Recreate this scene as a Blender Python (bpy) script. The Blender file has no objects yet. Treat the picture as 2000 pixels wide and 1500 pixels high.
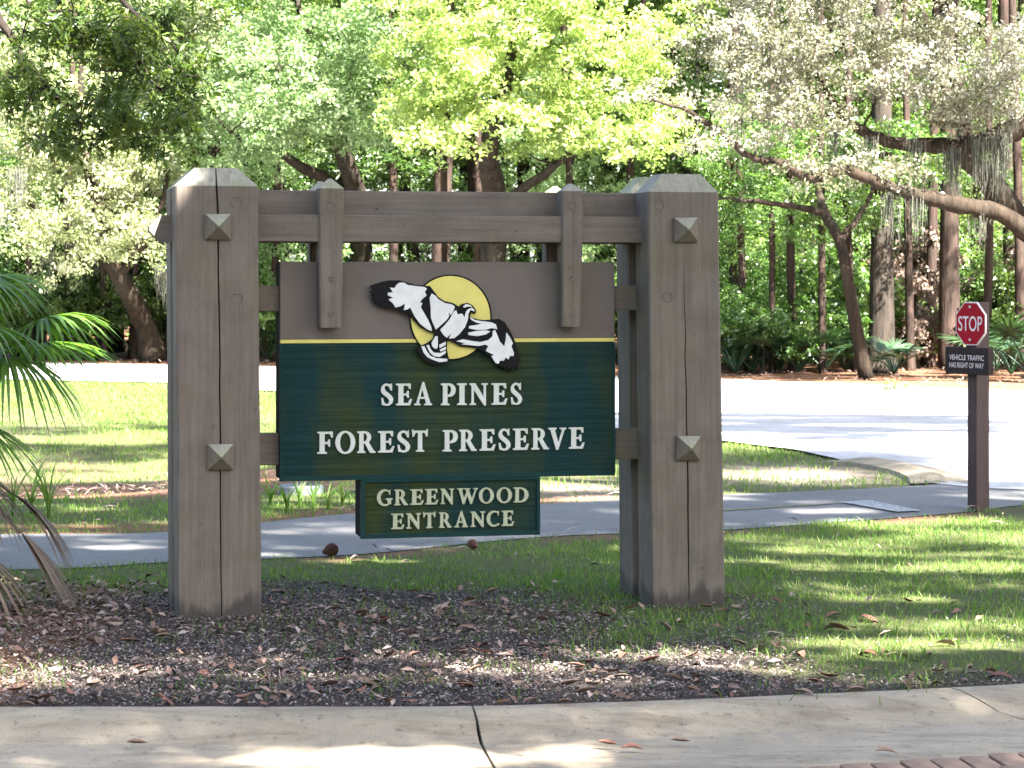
import bpy, bmesh, math
import numpy as np
from mathutils import Vector, Matrix
R = math.radians
# ---------------------------------------------------------------- camera, sky, sun, exposure
sc = bpy.context.scene
C = sc.collection
F = 4600.0            # focal length in photo pixels (photo 2000 wide)
HZ = 548.0            # horizon row
CAMH = 1.5
cam_d = bpy.data.cameras.new('camera'); cam = bpy.data.objects.new('camera', cam_d); C.objects.link(cam)
cam.location = (0, 0, CAMH); cam.rotation_euler = (R(90), 0, 0)
cam_d.sensor_width = 36; cam_d.lens = 36 * F / 2000; cam_d.shift_y = -(750 - HZ) / 2000
cam_d.clip_end = 1000; sc.camera = cam
cam_d.dof.use_dof = True; cam_d.dof.focus_distance = 10.6; cam_d.dof.aperture_fstop = 14
SUN_AZ, SUN_EL = R(36), R(48)       # azimuth from straight behind the camera towards the right
SUN = Vector((math.sin(SUN_AZ) * math.cos(SUN_EL), -math.cos(SUN_AZ) * math.cos(SUN_EL), math.sin(SUN_EL)))
w = bpy.data.worlds.new('World'); sc.world = w; w.use_nodes = True
nt = w.node_tree; bgn = nt.nodes['Background']
sky = nt.nodes.new('ShaderNodeTexSky'); sky.sky_type = 'NISHITA'; sky.sun_disc = False
sky.sun_elevation = SUN_EL; sky.sun_rotation = math.pi - SUN_AZ
sky.air_density = 1.0; sky.dust_density = 2.5; sky.ozone_density = 0.7
nt.links.new(sky.outputs[0], bgn.inputs[0]); bgn.inputs[1].default_value = 0.052
sun_d = bpy.data.lights.new('sun', 'SUN'); sun_d.energy = 5.0; sun_d.angle = R(0.55); sun_d.color = (1, .95, .87)
sun = bpy.data.objects.new('sun', sun_d); C.objects.link(sun)
sun.rotation_euler = SUN.to_track_quat('Z', 'Y').to_euler(); sun.location = SUN * 60
vs = sc.view_settings; vs.view_transform = 'Standard'; vs.look = 'None'; vs.exposure = 4.05; vs.gamma = 1
sc.cycles.max_bounces = 7; sc.cycles.diffuse_bounces = 4; sc.cycles.transmission_bounces = 4
sc.cycles.glossy_bounces = 2; sc.cycles.transparent_max_bounces = 4
sc.cycles.sample_clamp_indirect = 6; sc.cycles.use_denoising = True

# ---------------------------------------------------------------- helpers
def px(u, v, Z):
    return Vector(((u - 1000) / F * Z, Z, CAMH + (HZ - v) / F * Z))
def gp(u, v, z=0.0):
    Z = F * (CAMH - z) / (v - HZ); return ((u - 1000) / F * Z, Z)
def tag(o, label=None, cat=None, group=None, kind=None):
    if label: o['label'] = label
    if cat: o['category'] = cat
    if group: o['group'] = group
    if kind: o['kind'] = kind
    return o
def link(name, me, m=None, parent=None, loc=None, rot=None):
    o = bpy.data.objects.new(name, me); C.objects.link(o)
    if m is not None and not me.materials: me.materials.append(m)
    if parent: o.parent = parent
    if loc is not None: o.location = loc
    if rot is not None: o.rotation_euler = rot
    return o
def empty(name, loc=(0, 0, 0), rz=0):
    o = bpy.data.objects.new(name, None); C.objects.link(o)
    o.location = loc; o.rotation_euler = (0, 0, rz); o.empty_display_size = .1
    return o
def copy_tree(o, parent=None):
    c = o.copy(); C.objects.link(c); c.parent = parent
    for ch in o.children: copy_tree(ch, c)
    return c
def pydata(name, v, f, smooth=False):
    me = bpy.data.meshes.new(name); me.from_pydata([tuple(p) for p in v], [], f)
    if smooth: me.polygons.foreach_set('use_smooth', [True] * len(me.polygons))
    me.update(); return me
def box_me(name, x0, x1, y0, y1, z0, z1, bev=.006):
    bm = bmesh.new()
    vv = [bm.verts.new(p) for p in ((x0,y0,z0),(x1,y0,z0),(x1,y1,z0),(x0,y1,z0),(x0,y0,z1),(x1,y0,z1),(x1,y1,z1),(x0,y1,z1))]
    for f in ((3,2,1,0),(4,5,6,7),(0,1,5,4),(1,2,6,5),(2,3,7,6),(3,0,4,7)): bm.faces.new([vv[i] for i in f])
    if bev: bmesh.ops.bevel(bm, geom=bm.edges[:], offset=bev, segments=2, affect='EDGES', profile=.6)
    me = bpy.data.meshes.new(name); bm.to_mesh(me); bm.free(); return me
def tube(pts, rad, n=8, rng=None, wob=.0):
    """tapered tube: returns verts, faces"""
    V, Fc = [], []
    pts = [Vector(p) for p in pts]
    up = Vector((.13, .31, .94)).normalized()
    for i, p in enumerate(pts):
        t = (pts[min(i + 1, len(pts) - 1)] - pts[max(i - 1, 0)]).normalized()
        a = t.cross(up)
        if a.length < 1e-3: a = t.cross(Vector((1, 0, 0)))
        a.normalize(); b = a.cross(t)
        for k in range(n):
            r = rad[i] * (1 + (wob * (rng.random() - .5) if rng is not None else 0))
            q = p + (a * math.cos(2 * math.pi * k / n) + b * math.sin(2 * math.pi * k / n)) * r
            V.append(q)
    for i in range(len(pts) - 1):
        for k in range(n):
            Fc.append((i * n + k, i * n + (k + 1) % n, (i + 1) * n + (k + 1) % n, (i + 1) * n + k))
    Fc.append(tuple(range(n))[::-1]); Fc.append(tuple(range((len(pts) - 1) * n, len(pts) * n)))
    return V, Fc
class MB:
    def __init__(s): s.v, s.f = [], []
    def add(s, v, f):
        o = len(s.v); s.v += list(v); s.f += [tuple(i + o for i in q) for q in f]
    def build(s, name, m, parent=None, smooth=True):
        return link(name, pydata(name, s.v, s.f, smooth), m, parent)
def spline(pts, n):
    """catmull-rom through pts, n samples per span"""
    P = [np.array(p, float) for p in pts]; P = [2 * P[0] - P[1]] + P + [2 * P[-1] - P[-2]]
    out = []
    for i in range(1, len(P) - 2):
        for k in range(n):
            t = k / n; a, b, c, d = P[i-1], P[i], P[i+1], P[i+2]
            out.append(.5 * ((2*b) + (-a + c)*t + (2*a - 5*b + 4*c - d)*t*t + (-a + 3*b - 3*c + d)*t**3))
    out.append(P[-2]); return out
def sstep(x, a, b):
    t = np.clip((np.asarray(x, float) - a) / (b - a), 0, 1); return t * t * (3 - 2 * t)
# smooth value noise in numpy
_nr = np.random.default_rng(77); _tab = _nr.random((256, 256))
def vnoise(x, y, s=1.0, ox=0, oy=0):
    x = np.asarray(x, float) / s + ox + 1000; y = np.asarray(y, float) / s + oy + 1000
    xi = np.floor(x).astype(int); yi = np.floor(y).astype(int); fx = x - xi; fy = y - yi
    fx = fx*fx*(3-2*fx); fy = fy*fy*(3-2*fy)
    g = lambda a, b: _tab[a % 256, b % 256]
    return (g(xi,yi)*(1-fx)+g(xi+1,yi)*fx)*(1-fy) + (g(xi,yi+1)*(1-fx)+g(xi+1,yi+1)*fx)*fy
def fbm(x, y, s=1.0, ox=0):
    return (vnoise(x,y,s,ox)*.55 + vnoise(x,y,s*.45,ox+31)*.3 + vnoise(x,y,s*.2,ox+57)*.15)
def fast_mesh(name, V, Q, rnd=None):
    """V (n,3), Q (m,k) quads or tris"""
    me = bpy.data.meshes.new(name); m, k = Q.shape
    me.vertices.add(len(V)); me.vertices.foreach_set('co', np.ascontiguousarray(V, np.float32).ravel())
    me.loops.add(m * k); me.loops.foreach_set('vertex_index', np.ascontiguousarray(Q, np.int32).ravel())
    me.polygons.add(m); me.polygons.foreach_set('loop_start', np.arange(0, m * k, k, dtype=np.int32))
    if rnd is not None:
        at = me.attributes.new('rnd', 'FLOAT', 'FACE'); at.data.foreach_set('value', np.ascontiguousarray(rnd, np.float32))
    me.update(calc_edges=True); return me
def leaves_mesh(name, P, size, rng, aspect=.45, zb=.5, droop=0., crnd=None, dirs=None):
    n = len(P); size = np.broadcast_to(np.asarray(size, float), (n,)) * rng.uniform(.65, 1.3, n)
    N = rng.normal(size=(n, 3)); N /= np.linalg.norm(N, axis=1)[:, None]; N[:, 2] += zb; N /= np.linalg.norm(N, axis=1)[:, None]
    T = rng.normal(size=(n, 3)); T[:, 2] -= droop
    if dirs is not None: T = T * .5 + dirs
    T -= N * (T * N).sum(1)[:, None]; T /= np.linalg.norm(T, axis=1)[:, None] + 1e-9
    B = np.cross(N, T); s = size[:, None]
    V = np.empty((n, 4, 3)); fold = N * s * .1
    V[:, 0] = P; V[:, 1] = P + T*s*.5 + B*s*aspect*.5 + fold; V[:, 2] = P + T*s; V[:, 3] = P + T*s*.5 - B*s*aspect*.5 + fold
    Q = np.arange(n * 4).reshape(n, 4)
    r = rng.random(n)
    if crnd is not None: r = np.clip(.45 * r + .55 * crnd, 0, 1)
    return fast_mesh(name, V.reshape(-1, 3), Q, r)

# ---------------------------------------------------------------- materials
def mat(name):
    m = bpy.data.materials.new(name); m.use_nodes = True; t = m.node_tree
    return m, t, t.nodes['Principled BSDF']
def nd(t, kind, **kw):
    n = t.nodes.new(kind)
    for k, v in kw.items():
        if k in n.inputs.keys(): n.inputs[k].default_value = v
        else: setattr(n, k, v)
    return n
def coords(t, scale=(1, 1, 1), obj=True):
    tc = t.nodes.new('ShaderNodeTexCoord'); mp = t.nodes.new('ShaderNodeMapping'); mp.inputs['Scale'].default_value = scale
    t.links.new(tc.outputs['Object' if obj else 'Generated'], mp.inputs[0]); return mp.outputs[0]
def ramp(t, src, stops):
    r = t.nodes.new('ShaderNodeValToRGB'); e = r.color_ramp.elements
    while len(e) > 1: e.remove(e[-1])
    for i, (p, c) in enumerate(stops):
        el = e[0] if i == 0 else e.new(p)
        el.position = p; el.color = (*c, 1)
    t.links.new(src, r.inputs[0]); return r.outputs[0]
def mix(t, fac, a, b, mode='MIX'):
    n = t.nodes.new('ShaderNodeMix'); n.data_type = 'RGBA'; n.blend_type = mode
    for s, x in ((0, fac), (6, a), (7, b)):
        if isinstance(x, (int, float)): n.inputs[s].default_value = x
        elif isinstance(x, tuple): n.inputs[s].default_value = (*x, 1)
        else: t.links.new(x, n.inputs[s])
    return n.outputs[2]
def noise(t, vec, scale, detail=4, rough=.55, dist=0):
    n = nd(t, 'ShaderNodeTexNoise'); n.inputs['Scale'].default_value = scale; n.inputs['Detail'].default_value = detail
    n.inputs['Roughness'].default_value = rough; n.inputs['Distortion'].default_value = dist
    t.links.new(vec, n.inputs['Vector']); return n.outputs['Fac']
def bump(t, b, h, strength=.3, dist=.01):
    n = t.nodes.new('ShaderNodeBump'); n.inputs['Strength'].default_value = strength; n.inputs['Distance'].default_value = dist
    t.links.new(h, n.inputs['Height']); t.links.new(n.outputs[0], b.inputs['Normal'])
def simple(name, col, rough=.6, var=.15, scale=20, bmp=.0, spec=.3, metal=0):
    m, t, b = mat(name); v = coords(t); n = noise(t, v, scale)
    c = ramp(t, n, [(.3, tuple(x * (1 - var) for x in col)), (.7, tuple(min(1, x * (1 + var)) for x in col))])
    t.links.new(c, b.inputs['Base Color']); b.inputs['Roughness'].default_value = rough
    b.inputs['Specular IOR Level'].default_value = spec; b.inputs['Metallic'].default_value = metal
    if bmp: bump(t, b, n, bmp, .005)
    return m
def wood(name, col, axis, algae=.35, dirt=0):
    """painted rough-sawn timber; axis = grain direction index"""
    m, t, b = mat(name)
    sc_ = [55, 55, 55]; sc_[axis] = 2.2
    v = coords(t, tuple(sc_)); v1 = coords(t)
    g = noise(t, v, 1.0, 5, .6, .3); big = noise(t, v1, 2.3, 4, .6)
    c1 = ramp(t, g, [(.28, tuple(x * .8 for x in col)), (.5, col), (.75, tuple(x * 1.2 for x in col))])
    s2 = [26, 26, 26]; s2[axis] = .55
    st_ = noise(t, coords(t, tuple(s2)), 1.0, 3, .5, .6); c1 = mix(t, .3, c1, ramp(t, st_, [(.3, (.66, .64, .62)), (.5, (1, 1, 1)), (.72, (1.12, 1.1, 1.08))]), 'MULTIPLY')
    s3 = [120, 120, 120]; s3[axis] = 1.6
    ck = noise(t, coords(t, tuple(s3)), 1.0, 2, .5, .2); ckr = ramp(t, ck, [(.235, (.25, .24, .23)), (.275, (1, 1, 1))]); c1 = mix(t, .8, c1, ckr, 'MULTIPLY')
    blo = noise(t, coords(t), 5.5, 5, .65); c1 = mix(t, .7, c1, ramp(t, blo, [(.35, (.78, .76, .74)), (.6, (1.06, 1.06, 1.06))]), 'MULTIPLY')
    al = ramp(t, big, [(.5, (0, 0, 0)), (.72, (algae,) * 3)])
    c2 = mix(t, al, c1, (col[0] * .92, col[1] * 1.06, col[2] * .55))
    sp = noise(t, v1, 38, 3, .7); spots = ramp(t, sp, [(.27, (.45, .45, .45)), (.36, (1, 1, 1))])
    c3 = mix(t, 1.0, c2, spots, 'MULTIPLY')
    if dirt:
        sx = t.nodes.new('ShaderNodeSeparateXYZ'); t.links.new(v1, sx.inputs[0])
        nz = noise(t, coords(t, (6, 6, 2)), 2.0, 4)
        ma = nd(t, 'ShaderNodeMath', operation='MULTIPLY_ADD'); t.links.new(nz, ma.inputs[0]); ma.inputs[1].default_value = -.30; t.links.new(sx.outputs[2], ma.inputs[2])
        dr = ramp(t, ma.outputs[0], [(.0, (.85,) * 3), (.0 + .045, (.0,) * 3)])
        ad = nd(t, 'ShaderNodeMath', operation='ADD'); t.links.new(ma.outputs[0], ad.inputs[0]); ad.inputs[1].default_value = .12
        dr = ramp(t, ad.outputs[0], [(.02, (.85,) * 3), (.07, (.0,) * 3)])
        c3 = mix(t, dr, c3, (.035, .03, .028))
    t.links.new(c3, b.inputs['Base Color']); b.inputs['Roughness'].default_value = .8; b.inputs['Specular IOR Level'].default_value = .15
    saw = coords(t, (8, 8, 8)); w1 = noise(t, saw, 14, 3, .6)
    s = mix(t, .35, g, w1); bump(t, b, s, .55, .004)
    return m
WOODC = (.104, .086, .072)
M_postwood = wood('post_timber_paint', WOODC, 2, .4, 1)
M_railwood = wood('rail_timber_paint', WOODC, 0, .6)
M_hangwood = wood('hanger_timber_paint', WOODC, 2, .55)
M_plainboard = simple('upper_board_paint', (.103, .086, .076), .8, .09, 5, .12, .12)
M_cap = wood('weathered_skylight_tint', (.19, .18, .145), 2, .9)  # lichen tone for caps; on stud tops it also paints in sky light
M_core = simple('sign_core_dark_paint', (.006, .005, .0045), .9, .15, 20, 0, .05)
M_yellow = simple('yellow_paint', (.44, .38, .10), .55, .1, 9, .05)
M_black = simple('black_paint', (.007, .0065, .007), .75, .25, 30, .1, .08)
M_white = simple('white_paint', (.46, .455, .44), .6, .12, 14, .08)
M_groove = simple('bolt_plug_paint', tuple(x * .85 for x in WOODC), .7)
def green_board(name, ax, olive, relief):
    m, t, b = mat(name)
    v = coords(t, (1.6, 1, 70)); g = noise(t, v, 1.0, 5, .65, .4)
    big = noise(t, coords(t, (2.2, 1, .8)), 1.6, 4, .6)
    base = ramp(t, g, [(.25, (.003, .013, .013)), (.55, (.006, .023, .0235)), (.8, (.011, .034, .034))])
    al = ramp(t, big, [(.42, (0, 0, 0)), (.64, (olive,) * 3)])
    ol = ramp(t, g, [(.3, (.012, .018, .006)), (.7, (.034, .044, .012))])
    c = mix(t, al, base, ol); t.links.new(c, b.inputs['Base Color']); b.inputs['Roughness'].default_value = .75; b.inputs['Specular IOR Level'].default_value = .08
    bump(t, b, g, relief, .006); return m
M_green = green_board('green_carved_board', 0, .8, .55)
M_green2 = green_board('green_sandblasted_board', 0, .95, 1.0)
M_trim = simple('teal_trim_paint', (.006, .024, .023), .75, .2, 12, .05, .1)
def letter_mat(name, col, alg):
    m, t, b = mat(name); n = noise(t, coords(t), 7, 3)
    c = ramp(t, n, [(.42, col), (.62, alg)]); t.links.new(c, b.inputs['Base Color']); b.inputs['Roughness'].default_value = .6; return m
M_let = letter_mat('letter_white_paint', (.40, .40, .385), (.34, .35, .28))
M_let2 = letter_mat('letter_cream_algae', (.28, .29, .21), (.20, .215, .105))
def concrete(name, col):
    m, t, b = mat(name); v = coords(t)
    a = noise(t, v, 2.2, 5, .6); f = noise(t, v, 160, 3, .7); h = noise(t, v, 25, 4, .65)
    c = ramp(t, a, [(.3, tuple(x * .74 for x in col)), (.55, col), (.75, tuple(x * 1.15 for x in col))])
    c = mix(t, .35, c, ramp(t, f, [(.3, (.5, .5, .5)), (.7, (1, 1, 1))]), 'MULTIPLY')
    c = mix(t, 1.0, c, ramp(t, h, [(.28, (.5, .46, .42)), (.42, (1, 1, 1))]), 'MULTIPLY')
    st_ = noise(t, coords(t, (1.1, 5, 3)), 2.0, 5, .7, .8); c = mix(t, .8, c, ramp(t, st_, [(.32, (.55, .50, .45)), (.52, (1, 1, 1)), (.7, (1.1, 1.1, 1.1))]), 'MULTIPLY')
    pit = nd(t, 'ShaderNodeTexVoronoi'); pit.inputs['Scale'].default_value = 55; t.links.new(v, pit.inputs['Vector'])
    c = mix(t, 1.0, c, ramp(t, pit.outputs['Distance'], [(.08, (.45, .42, .4)), (.16, (1, 1, 1))]), 'MULTIPLY')
    t.links.new(c, b.inputs['Base Color']); b.inputs['Roughness'].default_value = .85; bump(t, b, f, .25, .003); return m
M_conc = concrete('kerb_concrete', (.25, .205, .145))
M_conc2 = concrete('far_kerb_concrete', (.15, .125, .085))
def asphalt(name, c0, c1):
    m, t, b = mat(name); v = coords(t); f = noise(t, v, 120, 4, .75); a = noise(t, v, 1.3, 4)
    c = ramp(t, f, [(.3, c0), (.7, c1)]); c = mix(t, .8, c, ramp(t, a, [(.3, (.66, .65, .64)), (.7, (1.05, 1.05, 1.05))]), 'MULTIPLY'); a2 = noise(t, v, 9, 5, .7); c = mix(t, .7, c, ramp(t, a2, [(.32, (.6, .58, .55)), (.5, (1, 1, 1))]), 'MULTIPLY')
    t.links.new(c, b.inputs['Base Color']); b.inputs['Roughness'].default_value = .9; bump(t, b, f, .4, .004); return m
M_path = asphalt('weathered_path_asphalt', (.055, .055, .057), (.115, .112, .11))
M_road = asphalt('pale_road_asphalt', (.22, .22, .22), (.34, .335, .33))
M_paintw = simple('worn_white_road_paint', (.20, .205, .21), .9, .45, 45, 0, .1)
M_painty = simple('worn_yellow_road_paint', (.13, .115, .06), .9, .4, 40, 0, .1)
M_brick = simple('clay_paver', (.20, .125, .085), .8, .4, 6, .2)
def attr(t, name):
    n = t.nodes.new('ShaderNodeAttribute'); n.attribute_name = name; return n.outputs['Fac']
def ground_mat():
    m, t, b = mat('ground_soil'); v = coords(t)
    f = noise(t, v, 70, 5, .75); g = noise(t, v, 9, 5, .65); h = noise(t, v, 1.7, 4)
    soil = ramp(t, f, [(.25, (.015, .012, .011)), (.5, (.042, .034, .030)), (.72, (.11, .088, .077))])
    soil = mix(t, ramp(t, g, [(.5, (0,) * 3), (.75, (.55,) * 3)]), soil, (.105, .075, .065))
    gr = ramp(t, f, [(.3, (.030, .036, .014)), (.6, (.075, .085, .030)), (.8, (.16, .13, .075))])
    st = ramp(t, f, [(.3, (.060, .026, .015)), (.55, (.15, .075, .045)), (.75, (.24, .14, .09))])
    sa = ramp(t, f, [(.3, (.085, .07, .055)), (.7, (.21, .175, .145))])
    c = mix(t, attr(t, 'grass'), soil, gr); c = mix(t, attr(t, 'straw'), c, st); c = mix(t, attr(t, 'sand'), c, sa)
    t.links.new(c, b.inputs['Base Color']); b.inputs['Roughness'].default_value = .95; b.inputs['Specular IOR Level'].default_value = .1
    s = mix(t, .5, f, g); bump(t, b, s, .9, .03); return m
M_ground = ground_mat()
def leaf_mat(name, cols, trans=.4, tcol=None, rough=.45, spec=.4, objvar=.25, bright=(1, 1, 1)):
    m = bpy.data.materials.new(name); m.use_nodes = True; t = m.node_tree; b = t.nodes['Principled BSDF']; out = t.nodes['Material Output']
    c = ramp(t, attr(t, 'rnd'), [(i / (len(cols) - 1), x) for i, x in enumerate(cols)])
    oi = t.nodes.new('ShaderNodeObjectInfo')
    vr = ramp(t, oi.outputs['Random'], [(0, (1 - objvar,) * 3), (1, (1 + objvar * .6,) * 3)])
    c = mix(t, 1.0, c, vr, 'MULTIPLY')
    t.links.new(c, b.inputs['Base Color']); b.inputs['Roughness'].default_value = rough; b.inputs['Specular IOR Level'].default_value = spec
    if trans:
        tr = t.nodes.new('ShaderNodeBsdfTranslucent'); tc = mix(t, 1.0, c, tcol or (1.5, 1.6, .6), 'MULTIPLY')
        t.links.new(tc, tr.inputs[0]); ms = t.nodes.new('ShaderNodeMixShader'); ms.inputs[0].default_value = trans
        t.links.new(b.outputs[0], ms.inputs[1]); t.links.new(tr.outputs[0], ms.inputs[2]); t.links.new(ms.outputs[0], out.inputs[0])
    return m
M_lf_yel = leaf_mat('spring_leaf', [(.15, .21, .06), (.24, .31, .105), (.36, .40, .19)], .5, (1.35, 1.45, .8))
M_lf_blue = leaf_mat('maple_leaf', [(.14, .23, .09), (.24, .33, .17), (.36, .43, .28)], .5, (1.3, 1.45, .9))
M_lf_fill = leaf_mat('light_green_leaf', [(.10, .17, .045), (.17, .25, .08), (.29, .35, .16)], .5, (1.35, 1.45, .8))
M_lf_pale = leaf_mat('pale_oak_leaf', [(.055, .055, .032), (.12, .125, .07), (.21, .207, .155), (.36, .355, .32)], .25, (1.2, 1.2, .7), .35, .6)
M_lf_beige = leaf_mat('beige_oak_leaf', [(.11, .15, .06), (.18, .22, .10), (.25, .265, .155), (.32, .32, .24)], .4, (1.3, 1.3, .7), .4, .5)
M_lf_mid = leaf_mat('woodland_leaf', [(.035, .08, .018), (.085, .16, .042), (.20, .265, .105)], .45, None, .32, .8)
M_lf_dark = leaf_mat('dark_oak_leaf', [(.024, .042, .010), (.036, .062, .014), (.070, .095, .022)], .35, None, .4, .45)
M_lf_branch = leaf_mat('branch_oak_leaf', [(.035, .060, .014), (.055, .09, .02), (.12, .14, .035)], .45, None, .4, .45)
M_lf_brown = leaf_mat('dead_leaf_on_twig', [(.10, .07, .05), (.17, .125, .10), (.25, .20, .17)], .2, (1.1, 1, .8), .5, .4)
M_grass = leaf_mat('lawn_grass', [(.05, .108, .016), (.085, .162, .026), (.19, .22, .07)], .45, (1.2, 1.4, .5), .5, .3)
M_straw = leaf_mat('dry_grass', [(.16, .12, .06), (.25, .2, .11)], .2, (1, 1, .7), .6, .2)
M_lit = leaf_mat('leaf_litter', [(.075, .045, .032), (.13, .075, .055), (.21, .14, .115), (.30, .24, .21)], 0, None, .7, .25)
M_chip = leaf_mat('mulch_chip', [(.022, .018, .017), (.05, .04, .037), (.10, .077, .070), (.14, .11, .10), (.22, .19, .18)], 0, None, .8, .2)
M_fallen = [simple('dry_leaf_brown', (.13, .078, .055), .6, .3, 40), simple('dry_leaf_tan', (.19, .13, .098), .6, .3, 40), simple('dry_leaf_red', (.13, .058, .04), .6, .3, 40)]
M_moss = leaf_mat('spanish_moss', [(.045, .048, .036), (.075, .076, .062), (.11, .11, .09)], .2, (1, 1, .9), .8, .1)
M_frond = leaf_mat('palm_frond_green', [(.05, .11, .025), (.075, .15, .03), (.11, .19, .04)], .5, (1.6, 1.7, .5), .38, .5)
M_deadf = leaf_mat('palm_frond_dead', [(.085, .06, .042), (.15, .11, .085), (.20, .16, .13)], .1, (1, 1, .8), .7, .2)
M_palmetto = leaf_mat('palmetto_frond', [(.016, .042, .018), (.028, .065, .028), (.05, .09, .05)], .25, None, .4, .5)
def bark(name, c0, c1, sx=14, sz=2.2):
    m, t, b = mat(name); v = coords(t, (sx, sx, sz)); n = noise(t, v, 1.0, 5, .65, .5)
    v2 = noise(t, coords(t), 1.4, 4)
    c = ramp(t, n, [(.3, c0), (.65, c1)]); c = mix(t, ramp(t, v2, [(.5, (0,) * 3), (.75, (.35,) * 3)]), c, (.035, .037, .027))
    t.links.new(c, b.inputs['Base Color']); b.inputs['Roughness'].default_value = .9; b.inputs['Specular IOR Level'].default_value = .15
    bump(t, b, n, .9, .03); return m
M_bark = bark('oak_bark', (.010, .008, .0065), (.038, .030, .024))
M_pbark = bark('pine_bark', (.010, .007, .006), (.045, .029, .023), 10, 2)
M_rbark = bark('reddish_limb_bark', (.007, .005, .0035), (.030, .021, .014))

# ---------------------------------------------------------------- ground, road, path, kerb
KB = [(-60, 8.3), (-20, 8.29), (-6, 8.29), (-1.8, 8.29), (-.18, 8.29), (.55, 8.41), (1.115, 8.55), (1.89, 8.75), (3.2, 9.3), (4.6, 10.4), (5.6, 12.2), (6.5, 16)]
kbx = [a for a, b in KB]; kby = [b for a, b in KB]
_kx = np.linspace(-6, 5, 400); _ky = np.interp(_kx, kbx, kby)
for _ in range(60): _ky[1:-1] = (_ky[:-2] + _ky[2:] + 2 * _ky[1:-1]) / 4
def kerb_y(x):
    x = np.asarray(x, float); return np.where((x > -6) & (x < 5), np.interp(x, _kx, _ky), np.interp(np.minimum(x, 6.5), kbx, kby))
NEAR_ROAD = [(-60, 74), (-16, 42), (-7.7, 35.6), (-5.2, 34.6), (-3.2, 31.8), (1.0, 22.9), (2.0, 21.9), (2.5, 20.8), (2.75, 19.6)]
FAR_ROAD = [(70, -8), (16, 25.5), (6.9, 31.8), (5.1, 33.8), (3.2, 35.6), (-4.2, 41), (-9.1, 43), (-20, 50), (-60, 86)]
PATH_N = [(0, 1115), (320, 1100), (700, 1084), (1060, 1050), (1420, 1036), (1700, 1016), (1900, 1000), (2000, 987)]
PATH_F = [(0, 1044), (320, 1040), (700, 1003), (1060, 985), (1420, 967), (1700, 955), (1850, 946), (2000, 940)]
pn = [gp(*p) for p in PATH_N]; pf = [gp(*p) for p in PATH_F]
pn = [(-30, 10.2), (-6, 11.7)] + pn + [(4.6, 16.6)]; pf = [(-30, 12.2), (-6, 13.6)] + pf + [(4.6, 18.6)]
def path_mask(x, y, g=0.):
    a = np.interp(x, [p[0] for p in pn], [p[1] for p in pn]); b = np.interp(x, [p[0] for p in pf], [p[1] for p in pf])
    return (y > a - g) & (y < b + g) & (x < 4.4)
_rn = sorted(NEAR_ROAD); _rf = sorted(FAR_ROAD)
def road_mask(x, y, g=0.):
    a = np.interp(x, [p[0] for p in _rn], [p[1] for p in _rn]); b = np.interp(x, [p[0] for p in _rf], [p[1] for p in _rf])
    a = np.where(x > 3.15, 5., np.where(x > 2.75, 19.6 - (x - 2.75) * 5.5, a))
    side = np.where(x > 3.3, (y > 18.2) | (x > 4.9), True)
    return (y > a - g) & (y < b + g) & side
def gz(x, y):
    x = np.asarray(x, float); y = np.asarray(y, float)
    dip = -.30 * np.exp(-((y - 20.5 - .2 * (x + 5)) / 3.2) ** 2) * sstep(-x, .8, 3.5)
    return dip
def zones(x, y):
    n1 = fbm(x, y, 1.3); n2 = fbm(x, y, .5, 9); n3 = fbm(x, y, .22, 21)
    e = (n1 - .5) * 1.5 + (n2 - .5) * .8
    right = sstep(x + e * 1.2 + (y - 9.5) * .22, .15, 1.35)
    strip = sstep(y + e * .7 + np.clip(-x - 1.0, 0, 2) * .35, 11.25, 11.75)
    gr = np.maximum(right, strip)
    edge = y - kerb_y(x); gr = gr * (1 - .75 * (1 - sstep(edge + (n2 - .5) * .5, .12, .5)))
    gr = np.where(y > 13.5, 1 - .35 * sstep(n1, .5, .65), gr)
    bare = np.exp(-((y - 18.6 - .12 * (x + 5)) / 2.3) ** 2) * sstep(-x, .5, 2.0)        # worn swale
    gr = gr * (1 - .9 * sstep(bare + (n2 - .5) * 1.0, .25, .7))
    straw = np.zeros_like(gr)
    farp = np.interp(x, [p[0] for p in pf], [p[1] for p in pf])
    straw = np.maximum(straw, .9 * np.exp(-((y - farp - .25) / .35) ** 2) * (x < 1))
    nearp = np.interp(x, [p[0] for p in pn], [p[1] for p in pn]); pe = np.exp(-((y - nearp + .1) / .22) ** 2) * sstep(n2, .38, .6); straw = np.maximum(straw, .7 * pe); gr = gr * (1 - .8 * pe)
    straw = np.maximum(straw, .75 * sstep(bare + (n1 - .5), .25, .8))
    bf = np.interp(x, [p[0] for p in _rf], [p[1] for p in _rf])
    straw = np.where(y > bf - .3, .95, straw)
    straw = np.maximum(straw, .8 * sstep(-x + e * .4, 1.55, 2.0) * (y < 11.6))
    sand = np.exp(-(((x - 2.35) / .85) ** 2 + ((y - 18.3) / 1.15) ** 2) * 1.2) * (.5 + n2)
    sand = np.clip(np.maximum(sand, .8 * np.exp(-(((x - .55) / .8) ** 2 + ((y - 16.9) / .8) ** 2))), 0, 1)
    gr = gr * (1 - .8 * sand)
    return np.clip(gr, 0, 1), np.clip(straw, 0, 1), np.clip(sand, 0, 1)
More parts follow.
